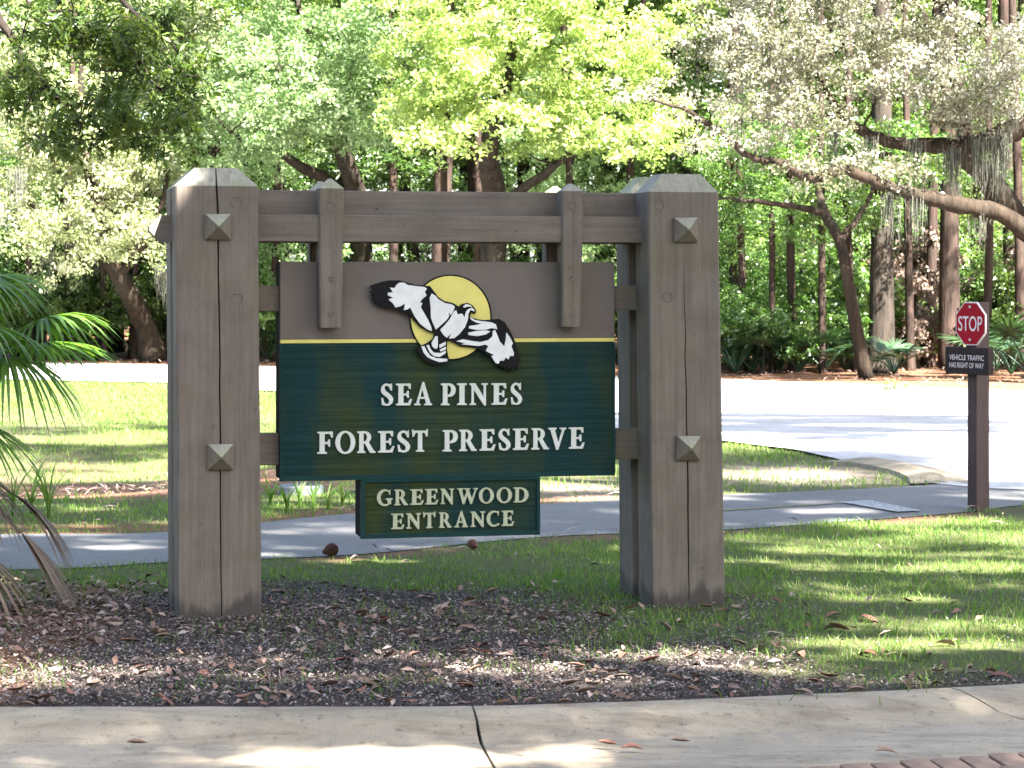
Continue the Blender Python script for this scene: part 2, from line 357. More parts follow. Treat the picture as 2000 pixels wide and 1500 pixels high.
def build_ground():
    xs = np.concatenate([np.linspace(-90, -12, 14)[:-1], np.linspace(-12, -3.4, 36)[:-1], np.linspace(-3.4, 3.6, 112)[:-1], np.linspace(3.6, 12, 30)[:-1], np.linspace(12, 90, 14)])
    ts = np.concatenate([np.linspace(0, 8, 120)[:-1], np.linspace(8, 30, 90)[:-1], np.linspace(30, 60, 30)[:-1], np.linspace(60, 400, 14)])
    X, T = np.meshgrid(xs, ts); Y = kerb_y(X) + T
    near = (Y < 12.5) & (np.abs(X) < 4)
    bumpz = np.where(near, (fbm(X, Y, .25, 3) - .5) * .035 * sstep(T, .0, .25), 0)
    Zz = gz(X, Y) + bumpz * (1 - path_mask(X, Y, .3)) - .012 * (Y > 17)
    Zz = np.where(T == 0, -.004, Zz)
    V = np.stack([X, Y, Zz], -1).reshape(-1, 3); nr, nc = X.shape
    idx = np.arange(nr * nc).reshape(nr, nc)
    Q = np.stack([idx[:-1, :-1], idx[:-1, 1:], idx[1:, 1:], idx[1:, :-1]], -1).reshape(-1, 4)
    me = fast_mesh('ground', V, Q)
    me.polygons.foreach_set('use_smooth', np.ones(len(Q), bool))
    for nm, a in zip(('grass', 'straw', 'sand'), zones(X.ravel(), Y.ravel())):
        at = me.attributes.new(nm, 'FLOAT', 'POINT'); at.data.foreach_set('value', np.ascontiguousarray(a, np.float32))
    tag(link('ground', me, M_ground), kind='structure')
build_ground()
def sheet(name, pts, z, m):
    bm = bmesh.new(); f = bm.faces.new([bm.verts.new((x, y, z)) for x, y in pts]); f.normal_update()
    if f.normal.z < 0: f.normal_flip()
    bmesh.ops.triangulate(bm, faces=bm.faces[:]); me = bpy.data.meshes.new(name); bm.to_mesh(me); bm.free()
    return tag(link(name, me, m), kind='structure')
sheet('side_road', NEAR_ROAD + [(3.05, 18.2), (3.12, 17.3), (3.4, 16.9), (4.7, 16.4), (5.6, 14), (7.5, 11.5), (30, -8)] + FAR_ROAD, .010, M_road)
def band(name, a, b, z, m):
    n = 60; ta = np.array(spline([(x, y) for x, y in a], 6)); tb = np.array(spline([(x, y) for x, y in b], 6))
    V = [(p[0], p[1], float(gz(p[0], p[1])) + z) for p in ta] + [(p[0], p[1], float(gz(p[0], p[1])) + z) for p in tb]
    k = len(ta); me = pydata(name, V, [(i, i + 1, k + i + 1, k + i) for i in range(k - 1)])
    return tag(link(name, me, m), kind='structure')
band('path', pn, pf, .005, M_path)
# painted stop bar and thin centre line on the path
def quad_px(name, q, z, m):
    return tag(link(name, pydata(name, [(*gp(u, v), z) for u, v in q], [(0, 1, 2, 3)]), m), kind='structure')
quad_px('road_marking', [(1752, 1003.5), (1800, 1001), (1700, 980.5), (1640, 984)], .0140, M_paintw)
quad_px('centre_line', [(1400, 1001), (1400, 998.6), (1636, 984.6), (1636, 986)], .0090, M_painty)
# rolled kerb in the foreground, cast in sections with joints
KPROF = [(0.02, -.22), (.0, -.004), (-.03, .006), (-.09, .002), (-.16, -.018), (-.24, -.052), (-.30, -.072), (-.36, -.080), (-.52, -.086), (-.545, -.092), (-.55, -.24)]
def kerb_frame(s):
    x = s; y = float(kerb_y(x)); dy = (float(kerb_y(x + .02)) - float(kerb_y(x - .02))) / .04
    t = Vector((1, dy, 0)).normalized(); return Vector((x, y, 0)), Vector((-t.y, t.x, 0))
kerb = empty('kerb', (0, 8.3, 0)); tag(kerb, kind='structure')
rngk = np.random.default_rng(3)
def joint(kind):
    n = len(KPROF)
    if kind == 'crack': return [.0] * 3 + [.02, .05, .09, .15, .2, .3, .31, .31]
    if kind == 'joint': return [0, 0, .003, .003, .006, .008, .010, .014, .022, .024, .024]
    return [0] * n
JO = [(-5.4, 's'), (-2.9, 's'), (-.145, 'joint'), (1.60, 'crack'), (3.0, 's'), (4.8, 's')]
for i in range(len(JO) - 1):
    (a, ka), (b, kb_) = JO[i], JO[i + 1]; ja, jb = joint(ka), joint(kb_)
    ga = .0025 if ka == 'joint' else .001; gb = .0025 if kb_ == 'joint' else .001
    nseg = 24; V, Fc = [], []; n = len(KPROF)
    for k in range(nseg + 1):
        for j, (off, z) in enumerate(KPROF):
            wa = ga + (rngk.random() * .004 if k == 0 else 0); wb = gb + (rngk.random() * .004 if k == nseg else 0)
            s0 = a + ja[j] + wa; s1 = b + jb[j] - wb; s = s0 + (s1 - s0) * k / nseg
            c, nn = kerb_frame(s); p = c + nn * (off * (1 + (.47 - .11 * max(0, s - .85)) * min(1, max(0, -off - .3) / .2))); V.append((p.x, p.y - 8.3, z + (rngk.random() - .5) * .0015))
    for k in range(nseg):
        for j in range(n - 1): Fc.append((k * n + j, k * n + j + 1, (k + 1) * n + j + 1, (k + 1) * n + j))
    Fc.append(tuple(range(n))[::-1]); Fc.append(tuple(nseg * n + j for j in range(n)))
    link('kerb_section', pydata('kerb_section', V, Fc, False), M_conc, kerb)
me = pydata('joint_soil', [(x, float(kerb_y(x)) + o - 8.3, z) for x in np.linspace(-5.4, 4.7, 60) for o, z in ((-.03, -.03), (-.12, -.036), (-.24, -.085), (-.5, -.115))],
            [(i * 4 + j, i * 4 + j + 1, (i + 1) * 4 + j + 1, (i + 1) * 4 + j) for i in range(59) for j in range(3)]); link('joint_soil', me, M_core, kerb)
# brick road in front of the kerb
def brick_road():
    V = []; xs = np.linspace(-40, 6.4, 80)
    pts = [(x, float(kerb_y(x)) - .70) for x in xs] + [(14, -8), (-40, -8)]
    rd = sheet('brick_road', pts, -.118, M_core)
    bme = box_me('brick', -.098, .098, -.048, .048, -.03, .0, .004)
    for i in range(-2, 26):
        for j in range(0, 5):
            x = i * .104 + .2; y = float(kerb_y(x)) - .825 + .06 * max(0, x - .85) - .1 - j * .204
            o = link('brick', bme, M_brick, rd, (x, y, -.090 + rngk.random() * .003), (rngk.normal() * .01, rngk.normal() * .01, R(90) + R(8) + rngk.normal() * .012))
brick_road()
sheet('ground_behind', [(-90, -60), (90, -60), (90, -8), (-90, -8)], -.12, M_ground)
# curved kerb at the tip of the island beyond the path
kc = spline([(2.72, 19.62), (2.9, 19.35), (3.06, 18.9), (3.16, 18.3), (3.17, 17.75), (3.13, 17.35)], 6)
V, Fc = [], []
prof = [(-.22, -.05), (-.19, .022), (-.10, .042), (-.05, .055), (.02, .055), (.06, .045), (.10, .018), (.24, .014), (.25, -.05)]
for i, p in enumerate(kc):
    q = kc[min(i + 1, len(kc) - 1)] - kc[max(i - 1, 0)]; q = q / np.linalg.norm(q); nn = np.array((-q[1], q[0]))
    hh = min(1, i / 8 + .12) * min(1, (len(kc) - 1 - i) / 6 + .15)
    for o, z in prof: V.append((p[0] + nn[0] * o, p[1] + nn[1] * o, z * (hh if z > .015 else 1)))
n = len(prof)
for k in range(len(kc) - 1):
    for j in range(n - 1): Fc.append((k * n + j, (k + 1) * n + j, (k + 1) * n + j + 1, k * n + j + 1))
tag(link('island_kerb', pydata('island_kerb', V, Fc), M_conc2), kind='structure')

# ---------------------------------------------------------------- the entrance sign
TH = R(12.5); D = Vector((math.cos(TH), math.sin(TH), 0)); NV = Vector((-math.sin(TH), math.cos(TH), 0))
_Z0 = F * CAMH / (1213 - HZ); SO = Vector(((425 - 1000) / F * _Z0, _Z0, 0))
def sl(u, v, off):
    """photo pixel -> (s, z) on the sign plane lying off metres behind the post faces"""
    r = Vector(((u - 1000) / F, 1, (HZ - v) / F)); t = (off + SO.dot(NV)) / r.dot(NV)
    p = Vector((0, 0, CAMH)) + r * t; return (p - SO).dot(D), p.z
sign = empty('entrance_sign', SO, TH)
tag(sign, 'large timber entrance sign reading SEA PINES FOREST PRESERVE, hung between heavy grey-brown posts', 'sign')
rngs = np.random.default_rng(11)
def timber_post(name, ub, ut, vsh, vtop, y0, y1, ztop_in, crack=None, parent=None, m=None, vb=None, mirror=False, ref=0.):
    """four-sided post with chamfered top; crack = list of (z, x fraction, width)"""
    zs = sl(sum(ut) / 2, vsh, ref)[1]; zt = sl(sum(ut) / 2, vtop, ref)[1]
    zb = -.12 if vb is None else sl(sum(ub) / 2, vb, ref)[1]
    xt0, xt1 = sl(ut[0], vsh, ref)[0], sl(ut[1], vsh, ref)[0]; vbb = 1200 if vb is None else vb
    xb0, xb1 = sl(ub[0], vbb, ref)[0], sl(ub[1], vbb, ref)[0]
    zl = list(np.linspace(max(zb, 0), zs, 26 if crack else 5)); zl = ([zb] if zb < 0 else []) + zl
    bv = .007; V, Fc = [], []
    for z in zl:
        f = max(z, 0) / zs if zb <= 0 else (z - zb) / (zs - zb)
        x0 = xb0 + (xt0 - xb0) * f + rngs.normal() * .0006; x1 = xb1 + (xt1 - xb1) * f + rngs.normal() * .0006
        cx, cw = .5, .0008
        if crack:
            cx = np.interp(z, [c[0] for c in crack], [c[1] for c in crack]); cw = np.interp(z, [c[0] for c in crack], [c[2] for c in crack])
        xc = x0 + (x1 - x0) * cx + (rngs.normal() * .0015 if crack else 0)
        ring = [(x0, y0 + bv), (x0 + bv, y0), (xc - cw / 2, y0), (xc, y0 + max(.001, cw * 6)), (xc + cw / 2, y0), (x1 - bv, y0), (x1, y0 + bv), (x1, y1 - bv), (x1 - bv, y1), (x0 + bv, y1), (x0, y1 - bv)]
        V += [(x, y, z) for x, y in ring]
    n = 11
    # chamfer ring
    cxm, cym = (x0 + x1) / 2, (y0 + y1) / 2
    for (x, y) in ring: V.append((cxm + (x - cxm) * ztop_in, cym + (y - cym) * max(ztop_in, .1) ** .8, zt))
    k = len(zl) + 1
    for i in range(k - 1):
        for j in range(n): Fc.append((i * n + j, i * n + (j + 1) % n, (i + 1) * n + (j + 1) % n, (i + 1) * n + j))
    Fc.append(tuple(range((k - 1) * n, k * n))); Fc.append(tuple(range(n))[::-1])
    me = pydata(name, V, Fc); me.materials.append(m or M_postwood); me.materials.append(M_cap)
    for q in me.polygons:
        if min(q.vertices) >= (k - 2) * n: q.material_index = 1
    return link(name, me, None, parent)
crk1 = [(0, .52, .004), (.3, .515, .006), (.8, .52, .0075), (1.4, .515, .007), (1.9, .5, .009), (2.05, .49, .006)]
crk2 = [(0, .5, .001), (.1, .5, .006), (.5, .505, .008), (1.0, .5, .006), (1.45, .495, .003), (1.6, .49, .0008), (2.05, .49, .0005)]
DP = .23; GP = .34
pl = timber_post('post', (348, 511), (343, 504), 363, 327, 0, DP, .52, crk1, sign)
pr = timber_post('post', (1274, 1417), (1266, 1403), 375, 339, 0, DP, .56, crk2, sign)
bl = timber_post('post', (348, 511), (343, 504), 363, 327, GP, GP + DP, .52, None, sign)
br = timber_post('post', (1274, 1417), (1266, 1403), 375, 339, GP, GP + DP, .56, None, sign)
# pyramid studs and bolt plugs
def stud(parent, u, v, hw=.056, side=-1, y=0):
    s, z = sl(u, v, y); a = hw; d = .018 * side; e = .066 * side
    V = [(-a,0,-a),(a,0,-a),(a,0,a),(-a,0,a),(-a,d,-a),(a,d,-a),(a,d,a),(-a,d,a),(-.004,e,-.004),(.004,e,-.004),(.004,e,.004),(-.004,e,.004)]
    Fc = [(0,1,5,4),(1,2,6,5),(2,3,7,6),(3,0,4,7),(4,5,9,8),(5,6,10,9),(6,7,11,10),(7,4,8,11),(8,9,10,11)]
    if side > 0: Fc = [f[::-1] for f in Fc]
    me = pydata('stud', V, Fc); me.materials.append(M_hangwood); me.materials.append(M_cap); me.polygons[6].material_index = 1  # paler top facet: sky light painted into the colour, with some lichen
    o = link('stud', me, None, parent, (s, y, z), (0, rngs.normal() * .02, 0)); return o
for p, b_, lst in ((pl, bl, ((425, 443), (430, 892))), (pr, br, ((1338, 449), (1343, 875)))):
    for u, v in lst:
        stud(p, u, v); o = stud(b_, u, v); o.location.y = GP + DP; o.rotation_euler = (0, 0, math.pi)
def plug(parent, u, v, off, r=.024, m=None, dep=.0025):
    s, z = sl(u, v, off); V, Fc = [], []; n = 20
    for rr, yy in ((r * 1.06, .001), (r, -dep), (r * .9, -dep), (r * .86, -dep * .2), (.001, -dep * .3)):
        for k in range(n): V.append((rr * math.cos(2 * math.pi * k / n), yy, rr * math.sin(2 * math.pi * k / n)))
    for i in range(4):
        for k in range(n): Fc.append((i * n + k, i * n + (k + 1) % n, (i + 1) * n + (k + 1) % n, (i + 1) * n + k))
    return link('bolt_plug', pydata('bolt_plug', V, Fc), m or M_hangwood, parent, (s, off, z))
for u, v in ((463, 583), (462, 395)): plug(pl, u, v, 0)
for u, v in ((1288, 400), (1304, 580)): plug(pr, u, v, 0)
# rails
def zat(u, v, off): return sl(u, v, off)[1]
def rail(name, s0, s1, y0, y1, z0, z1, m=M_railwood, pointed=0):
    if not pointed: return link(name, box_me(name, s0, s1, y0, y1, z0, z1, .006), m, sign)
    zm = (z0 + z1) / 2; pr_ = [(s1, z0), (s1, z1), (s0 + pointed, z1), (s0, zm + .01), (s0, zm - .01), (s0 + pointed, z0)]
    V = [(x, y0, z) for x, z in pr_] + [(x, y1, z) for x, z in pr_]; n = 6
    Fc = [tuple(range(n)), tuple(range(2 * n - 1, n - 1, -1))] + [(i, n + i, n + (i + 1) % n, (i + 1) % n) for i in range(n)]
    return link(name, pydata(name, V, Fc), m, sign)
sLL = sl(370, 450, .11)[0]; sRR = sl(1380, 450, .11)[0]
zr0, zr1 = zat(870, 473, .11), zat(870, 421, .11)
rf = rail('rail', sLL, sRR, .11, .227, zr0, zr1)
rail('rail', sLL, sRR, .343, .46, zr0, zr1)
rail('rail', sl(291.5, 448, .235)[0], sRR, .2325, .3375, zr0 - .003, zr1 - .002, pointed=.05)
rail('rail', sLL + .02, sRR, .2335, .3365, zr1 - .0015, zat(870, 374, .235), M_railwood)
zst = [(zat(525, 608, .235), zat(525, 558, .235)), (zat(525, 909, .235), zat(525, 848, .235))]
for z0, z1 in zst:
    rail('stub_rail', sl(480, 580, .235)[0], sl(549, 580, .2)[0], .2345, .3355, z0, z1)
    rail('stub_rail', sl(1199, 580, .2)[0] - .004, sl(1300, 580, .235)[0], .2345, .3355, z0, z1)
# hangers
PF, PB = .200, .400
for uh, ub, vsh, vt, vb in (((622, 672), (625, 667), 368, 348, 640), ((1097.5, 1140.6), (1098.5, 1134), 373, 358, 638)):
    h = timber_post('hanger', ub, uh, vsh, vt, .098, PF - .003, .12, None, sign, M_hangwood, vb, ref=.098)
    timber_post('hanger', ub, uh, vsh, vt, PB + .003, PB + .105, .12, None, sign, M_hangwood, vb, ref=.098)
    um = (ub[0] + ub[1]) / 2
    for v in (545, 615): plug(h, um + 1, v, .098, .011, M_groove, .004)
    plug(h, sum(uh) / 2 - 1, 402, .098, .019, M_hangwood)
# main panel
pan = empty('sign_panel', (0, 0, 0)); pan.parent = sign
s0 = sl(547, 700, PF)[0]; s1 = sl(1200.5, 700, PF)[0]
zt = zat(870, 511.5, PF); zb = zat(870, 933.5, PF); zy1 = zat(870, 661.5, PF); zy0 = zat(870, 669, PF)
link('panel_core', box_me('panel_core', s0 + .004, s1 - .004, PF + .012, PB, zb + .004, zt - .003, .003), M_core, pan)
link('upper_board', box_me('upper_board', s0, s1, PF, PF + .03, zy1, zt, .004), M_plainboard, pan)
link('yellow_stripe', box_me('yellow_stripe', s0 + .001, s1 - .001, PF - .004, PF + .03, zy0 + .0005, zy1 - .0005, .001), M_yellow, pan)
link('lower_board', box_me('lower_board', s0, s1, PF, PF + .03, zb, zy0, .003), M_green, pan)
for nm, a in (('border', (s0 - .002, s0 + .009, zb - .002, zy0 - .003)), ('border', (s1 - .013, s1 + .002, zb - .002, zy0 - .003)), ('border', (s0 + .0095, s1 - .0135, zb - .002, zb + .020))):
    link(nm, box_me(nm, a[0], a[1], PF - .006, PF + .028, a[2], a[3], .002), M_trim, pan)
# hanging lower sign
pan2 = empty('hanging_panel', (0, 0, 0)); pan2.parent = sign
P2 = PF - .004
h0 = sl(705, 995, P2)[0]; h1 = sl(1055, 995, P2)[0]; hz1 = zb - .0025; hz0 = zat(880, 1048.5, P2)
link('panel_core', box_me('panel_core', h0 + .004, h1 - .004, P2 + .02, PB - .004, hz0 + .003, hz1 - .001, .003), M_core, pan2)
link('lower_board', box_me('lower_board', h0 + .003, h1 - .003, P2 + .008, P2 + .035, hz0 + .003, hz1 - .002, .002), M_green2, pan2)
bw = .020
for a in ((h0, h0 + bw * .9, hz0, hz1), (h1 - bw * .8, h1, hz0, hz1), (h0 + bw * .9 + .0005, h1 - bw * .8 - .0005, hz0, hz0 + bw), (h0 + bw * .9 + .0005, h1 - bw * .8 - .0005, hz1 - bw * .6, hz1)):
    link('border', box_me('border', a[0], a[1], P2 - .003, P2 + .033, a[2], a[3], .002), M_trim, pan2)
# letters and emblem from outlines
def poly_me(name, outs, depth, bev=.0, curve_scale=1):
    cu = bpy.data.curves.new(name, 'CURVE'); cu.dimensions = '2D'; cu.fill_mode = 'BOTH'; cu.extrude = depth / 2 - bev; cu.bevel_depth = bev; cu.bevel_resolution = 1
    for o in outs:
        sp = cu.splines.new('POLY'); sp.points.add(len(o) - 1)
        for i, (x, y) in enumerate(o): sp.points[i].co = (x, y, 0, 1)
        sp.use_cyclic_u = True
    ob = bpy.data.objects.new('tmp', cu); me = bpy.data.meshes.new_from_object(ob); bpy.data.objects.remove(ob); bpy.data.curves.remove(cu)
    for v in me.vertices: v.co = (v.co.x, -v.co.z, v.co.y)      # stand it up, front towards -y
    me.name = name; me.update(); return me
def arc(cx, cy, rx, ry, a0, a1, n=14):
    return [(cx + rx * math.cos(R(a0 + (a1 - a0) * i / n)), cy + ry * math.sin(R(a0 + (a1 - a0) * i / n))) for i in range(n + 1)]
G = {}
G['E'] = [[(0,0),(60,0),(68,28),(61,28),(51,10),(31,10),(31,46),(44,46),(48,35),(54,35),(54,66),(48,66),(44,54),(31,54),(31,91),(50,91),(56,76),(63,76),(62,100),(0,100),(0,94),(10,91),(10,9),(0,6)]]
G['F'] = [[(0,0),(41,0),(41,6),(31,9),(31,44),(45,44),(49,32),(55,32),(55,64),(49,64),(45,53),(31,53),(31,91),(53,91),(61,74),(67,74),(66,100),(0,100),(0,94),(10,91),(10,9),(0,6)]]
G['I'] = [[(0,0),(42,0),(42,6),(32,9),(32,91),(42,94),(42,100),(0,100),(0,94),(10,91),(10,9),(0,6)]]
G['T'] = [[(21,0),(63,0),(63,6),(53,9),(53,91),(66,91),(75,72),(81,72),(84,106),(79,106),(75,100),(9,100),(5,106),(0,106),(2,72),(8,72),(17,91),(31,91),(31,9),(21,6)]]
G['P'] = [[(0,0),(41,0),(41,6),(31,9),(31,39),(40,39)] + arc(40,69.5,31,30.5,-85,90,12) + [(0,100),(0,94),(10,91),(10,9),(0,6)], [(31,48),(36,48)] + arc(36,70,14,21.5,-80,90,8) + [(31,91.5)]]
G['R'] = [[(0,0),(41,0),(41,6),(31,9),(31,44),(38,44),(64,0),(92,0),(92,6),(84,9),(58,48)] + arc(38,73,32,27,-48,90,10) + [(0,100),(0,94),(10,91),(10,9),(0,6)], [(31,53),(36,53)] + arc(36,72,13,19.5,-80,90,8) + [(31,91.5)]]
G['S'] = [[(p[0], p[1]) for p in [(54,102),(54,70),(47,70),(43,82),(36,90),(28,93),(20,90),(17,83),(18,76),(24,67),(40,55),(52,44),(59,33),(60,24),(57,13),(50,5),(41,0),(28,-2),(14,1),(5,2),(2,34),(9,34),(13,19),(19,10),(27,6),(35,7),(40,13),(41,21),(37,30),(30,37),(16,47),(6,56),(1,66),(1,77),(5,88),(12,96),(21,101),(31,102),(42,99),(48,97)]]]
G['A'] = [[(0,0),(34,0),(34,6),(24,9),(30,30),(59,30),(65,9),(55,6),(55,0),(97,0),(97,6),(88,9),(54,106),(46,106),(12,9),(0,6)], [(33,38),(56,38),(44.5,76)]]
G['N'] = [[(0,0),(31,0),(31,6),(21,9),(21,72),(74,-3),(84,-3),(84,91),(94,94),(94,100),(62,100),(62,94),(73,91),(73,36),(29,100),(0,100),(0,94),(10,88),(10,9),(0,6)]]
G['O'] = [arc(47,50,47,53,0,345,23), arc(47,50,26,45,0,345,23)]
G['V'] = [[(40,-3),(51,-3),(84,91),(93,94),(93,100),(60,100),(60,94),(72,91),(52,28),(33,91),(42,94),(42,100),(0,100),(0,94),(10,91)]]
G['C'] = [[(84,99),(84,70),(77,70)] + arc(56,50,33,43,48,312,18) + [(90,18),(82,5)] + arc(50,50,50,53,308,58,20)]
G['G'] = [[(86,99),(86,70),(79,70)] + arc(56,50,33,43,48,290,17) + [(70,10),(70,34),(58,38),(58,45),(100,45),(100,38),(91,35),(91,8)] + arc(50,50,50,53,308,58,20)]
G['D'] = [[(0,0),(40,0)] + arc(42,50,48,50,-88,88,14) + [(0,100),(0,94),(10,91),(10,9),(0,6)], [(31,8.5)] + arc(38,50,29,41.5,-86,86,12) + [(31,91.5)]]
G['W'] = [[(34,-3),(44,-3),(64,56),(82,-3),(92,-3),(121,91),(130,94),(130,100),(102,100),(102,94),(113,91),(93,30),(72,93),(81,94),(81,100),(45,100),(45,94),(53,92),(58,76),(43,30),(29,91),(38,94),(38,100),(0,100),(0,94),(9,91)]]
def letter(ch, u0, u1, vt, vb, off, parent, m, d=.012):
    a, zt_ = sl(u0, vt, off); b, _ = sl(u1, vt, off); zb_ = sl((u0 + u1) / 2, vb, off)[1]
    out = G[ch]; xs = [p[0] for p in out[0]]; w_ = max(xs) - min(xs); x0_ = min(xs)
    kx = (b - a) / w_; kz = (zt_ - zb_) / 100
    me = poly_me('letter', [[((x - x0_) * kx, y * kz) for x, y in o] for o in out], d, .0006)
    link('letter', me, m, parent, (a, off - d / 2 + .002, zb_))
def line(txt, spans, ox, sc_, vl, vr, off, parent, m):
    n = len(txt)
    for i, (c, (a, b)) in enumerate(zip(txt, spans)):
        u0, u1 = ox[0] + a / sc_, ox[0] + b / sc_; f = i / (n - 1)
        letter(c, u0, u1, vl[0] + (vr[0] - vl[0]) * f, vl[1] + (vr[1] - vl[1]) * f, off, parent, m)
LF = PF - .001
line('SEA', [(960,1115),(1155,1360),(1390,1620)], (600,730), 6.667, (750,791.5), (749,791.3), LF, pan, M_let)
line('PINES', [(70,262),(283,405),(445,680),(730,935),(980,1125)], (850,730), 6.667, (749,791.2), (748.6,789.8), LF, pan, M_let)
line('FOREST', [(130,330),(365,622),(650,885),(922,1130),(1172,1335),(1363,1568)], (600,730), 6.667, (843.5,886), (841.5,881.8), LF, pan, M_let)
line('PRESERVE', [(93,290),(310,535),(575,780),(822,975),(1010,1215),(1250,1475),(1470,1700),(1738,1938)], (850,730), 6.667, (840.2,881.3), (835,876), LF, pan, M_let)
L2 = P2 + .007
line('GREENWOOD', [(247,410),(430,575),(598,738),(755,893),(918,1060),(1095,1310),(1322,1480),(1510,1670),(1690,1845)], (690,930), 5.405, (957,987.2), (952.2,980.8), L2, pan2, M_let2)
line('ENTRANCE', [(398,535),(558,708),(735,865),(900,1035),(1065,1208),(1235,1388),(1405,1540),(1563,1693)], (690,930), 5.405, (1003.5,1033), (997.5,1026.7), L2, pan2, M_let2)
def em(pts, off, d, name, m, parent, closed=True):
    q = [sl(680 + x / 5, 500 + y / 5, off) for x, y in pts]
    me = poly_me(name, [q], d, .001); return link(name, me, m, parent, (0, off - d / 2, 0))
ell = lambda rx, ry: [(997 + rx * math.cos(R(a)), 600 + ry * math.sin(R(a))) for a in range(0, 360, 5)]
E0 = PF + .001
em(ell(399, 417), E0, .012, 'disc_ring', M_black, pan)
em(ell(385, 403), E0 - .0105, .008, 'sun_disc', M_yellow, pan)
BIRD = [(215,292),(305,262),(400,240),(500,240),(580,265),(660,285),(745,292),(792,296),(830,345),(870,400),(930,440),(1020,462),(1075,497),(1110,470),(1160,459),(1203,480),(1234,518),(1241,545),(1224,566),(1206,542),(1188,556),(1182,592),(1250,618),(1330,628),(1400,622),(1470,615),(1522,650),(1572,730),(1612,812),(1642,900),(1658,960),(1675,1035),(1655,1030),(1652,1075),(1640,1118),(1618,1075),(1608,1122),(1585,1080),(1565,1122),(1545,1078),(1528,1110),(1508,1070),(1490,1096),(1475,1060),(1455,1076),(1440,1058),(1400,1010),(1340,950),(1270,905),(1200,890),(1090,880),(1030,845),(985,825),(960,832),(955,900),(965,960),(983,1035),(930,1062),(860,1066),(790,1050),(730,1012),(690,962),(660,900),(700,880),(760,855),(820,815),(837,775),(830,748),(780,738),(700,690),(640,630),(600,582),(540,552),(440,520),(360,506),(335,488),(310,500),(285,470),(250,465),(268,440),(225,432),(252,412),(212,385),(248,374),(208,345),(250,335),(228,312)]
em(BIRD, E0 - .0175, .018, 'bird_silhouette', M_black, pan)
WH = [
 [(470,285),(500,262),(545,262),(580,285),(660,296),(745,305),(765,320),(745,350),(762,385),(720,420),(697,452),(722,462),(705,500),(740,560),(780,630),(808,695),(815,732),(770,715),(700,660),(650,590),(625,540),(605,500),(580,520),(543,526),(555,460),(510,490),(462,502),(435,460),(395,425),(440,405),(388,384),(388,360),(440,355),(410,310),(452,316)],
 [(795,412),(815,368),(850,390),(880,425),(940,460),(1010,475),(1038,495),(1022,545),(1002,575),(975,538),(985,580),(970,610),(920,660),(880,695),(855,716),(828,655),(808,600),(806,500)],
 [(1032,545),(1052,530),(1066,572),(1110,565),(1136,602),(1150,545),(1172,520),(1200,512),(1172,560),(1166,620),(1140,690),(1085,760),(1035,800),(985,804),(1014,742),(962,797),(930,770),(898,720),(940,680),(990,620)],
 [(1122,496),(1150,470),(1188,480),(1205,494),(1165,492),(1135,503)],
 [(1186,520),(1205,505),(1226,522),(1232,538),(1204,530)],
 [(1190,600),(1240,628),(1320,640),(1400,650),(1440,670),(1452,712),(1400,702),(1330,720),(1250,720),(1180,705),(1180,685),(1240,677),(1310,660),(1250,650),(1202,622)],
 [(1170,752),(1250,733),(1350,728),(1382,737),(1340,765),(1260,780),(1180,771)],
 [(1412,735),(1432,725),(1452,770),(1480,840),(1525,885),(1540,810),(1546,752),(1580,800),(1605,850),(1590,880),(1617,950),(1610,976),(1582,972),(1562,1008),(1537,988),(1517,1022),(1482,1018),(1466,1050),(1440,1045),(1398,978),(1428,966),(1390,950),(1343,925),(1370,880),(1340,863),(1270,878),(1180,868),(1112,862),(1145,850),(1060,832),(1120,815),(1200,830),(1290,842),(1370,822),(1410,785)],
 [(715,885),(740,880),(765,930),(800,975),(860,1000),(965,1006),(966,1026),(890,1036),(825,1012),(770,985),(735,940)],
 [(765,875),(785,868),(805,915),(835,945),(900,950),(950,928),(950,948),(890,985),(840,978),(800,945)],
 [(815,850),(850,785),(870,785),(874,850),(868,900),(845,905),(820,880)],
 [(890,868),(950,840),(950,866),(892,898)],
 [(895,918),(950,888),(950,910),(905,932)],
]
for wp in WH: em(wp, E0 - .0345, .005, 'feather_patch', M_white, pan)

# ---------------------------------------------------------------- stop sign on the path
A = R(-59); sx_, sy_ = gp(1911, 997)
stop = empty('stop_sign', (sx_, sy_, 0), A); tag(stop, 'small red STOP sign on brown wooden post with a right of way board', 'stop sign')
M_spost = wood('stop_post_paint', (.055, .038, .036), 2, .1)
M_sboard = wood('stop_board_paint', (.022, .015, .014), 0, .05)
M_red = simple('red_sign_face', (.26, .003, .012), .6, .08, 4, 0, .08)
M_refl = simple('white_sign_face', (.55, .45, .44), .4, .05, 5)
M_alu = simple('bolt_metal', (.35, .3, .3), .4, .1, 5, 0, .5, .8)
zz = lambda v: CAMH + (HZ - v) / F * sy_
link('post', box_me('post', -.044, .044, -.055, .055, -.15, zz(590), .004), M_spost, stop)
oc = lambda r: [(r * math.cos(R(22.5 + 45 * k)), r * math.sin(R(22.5 + 45 * k))) for k in range(8)]
zc = zz(632); r8 = .140 / math.cos(R(22.5))
face = link('sign_face', poly_me('sign_face', [oc(r8)], .012, .001), M_refl, stop, (.0, -.0625, zc))
link('red_panel', poly_me('red_panel', [oc(r8 * .955)], .002), M_red, face, (0, -.0068, 0))
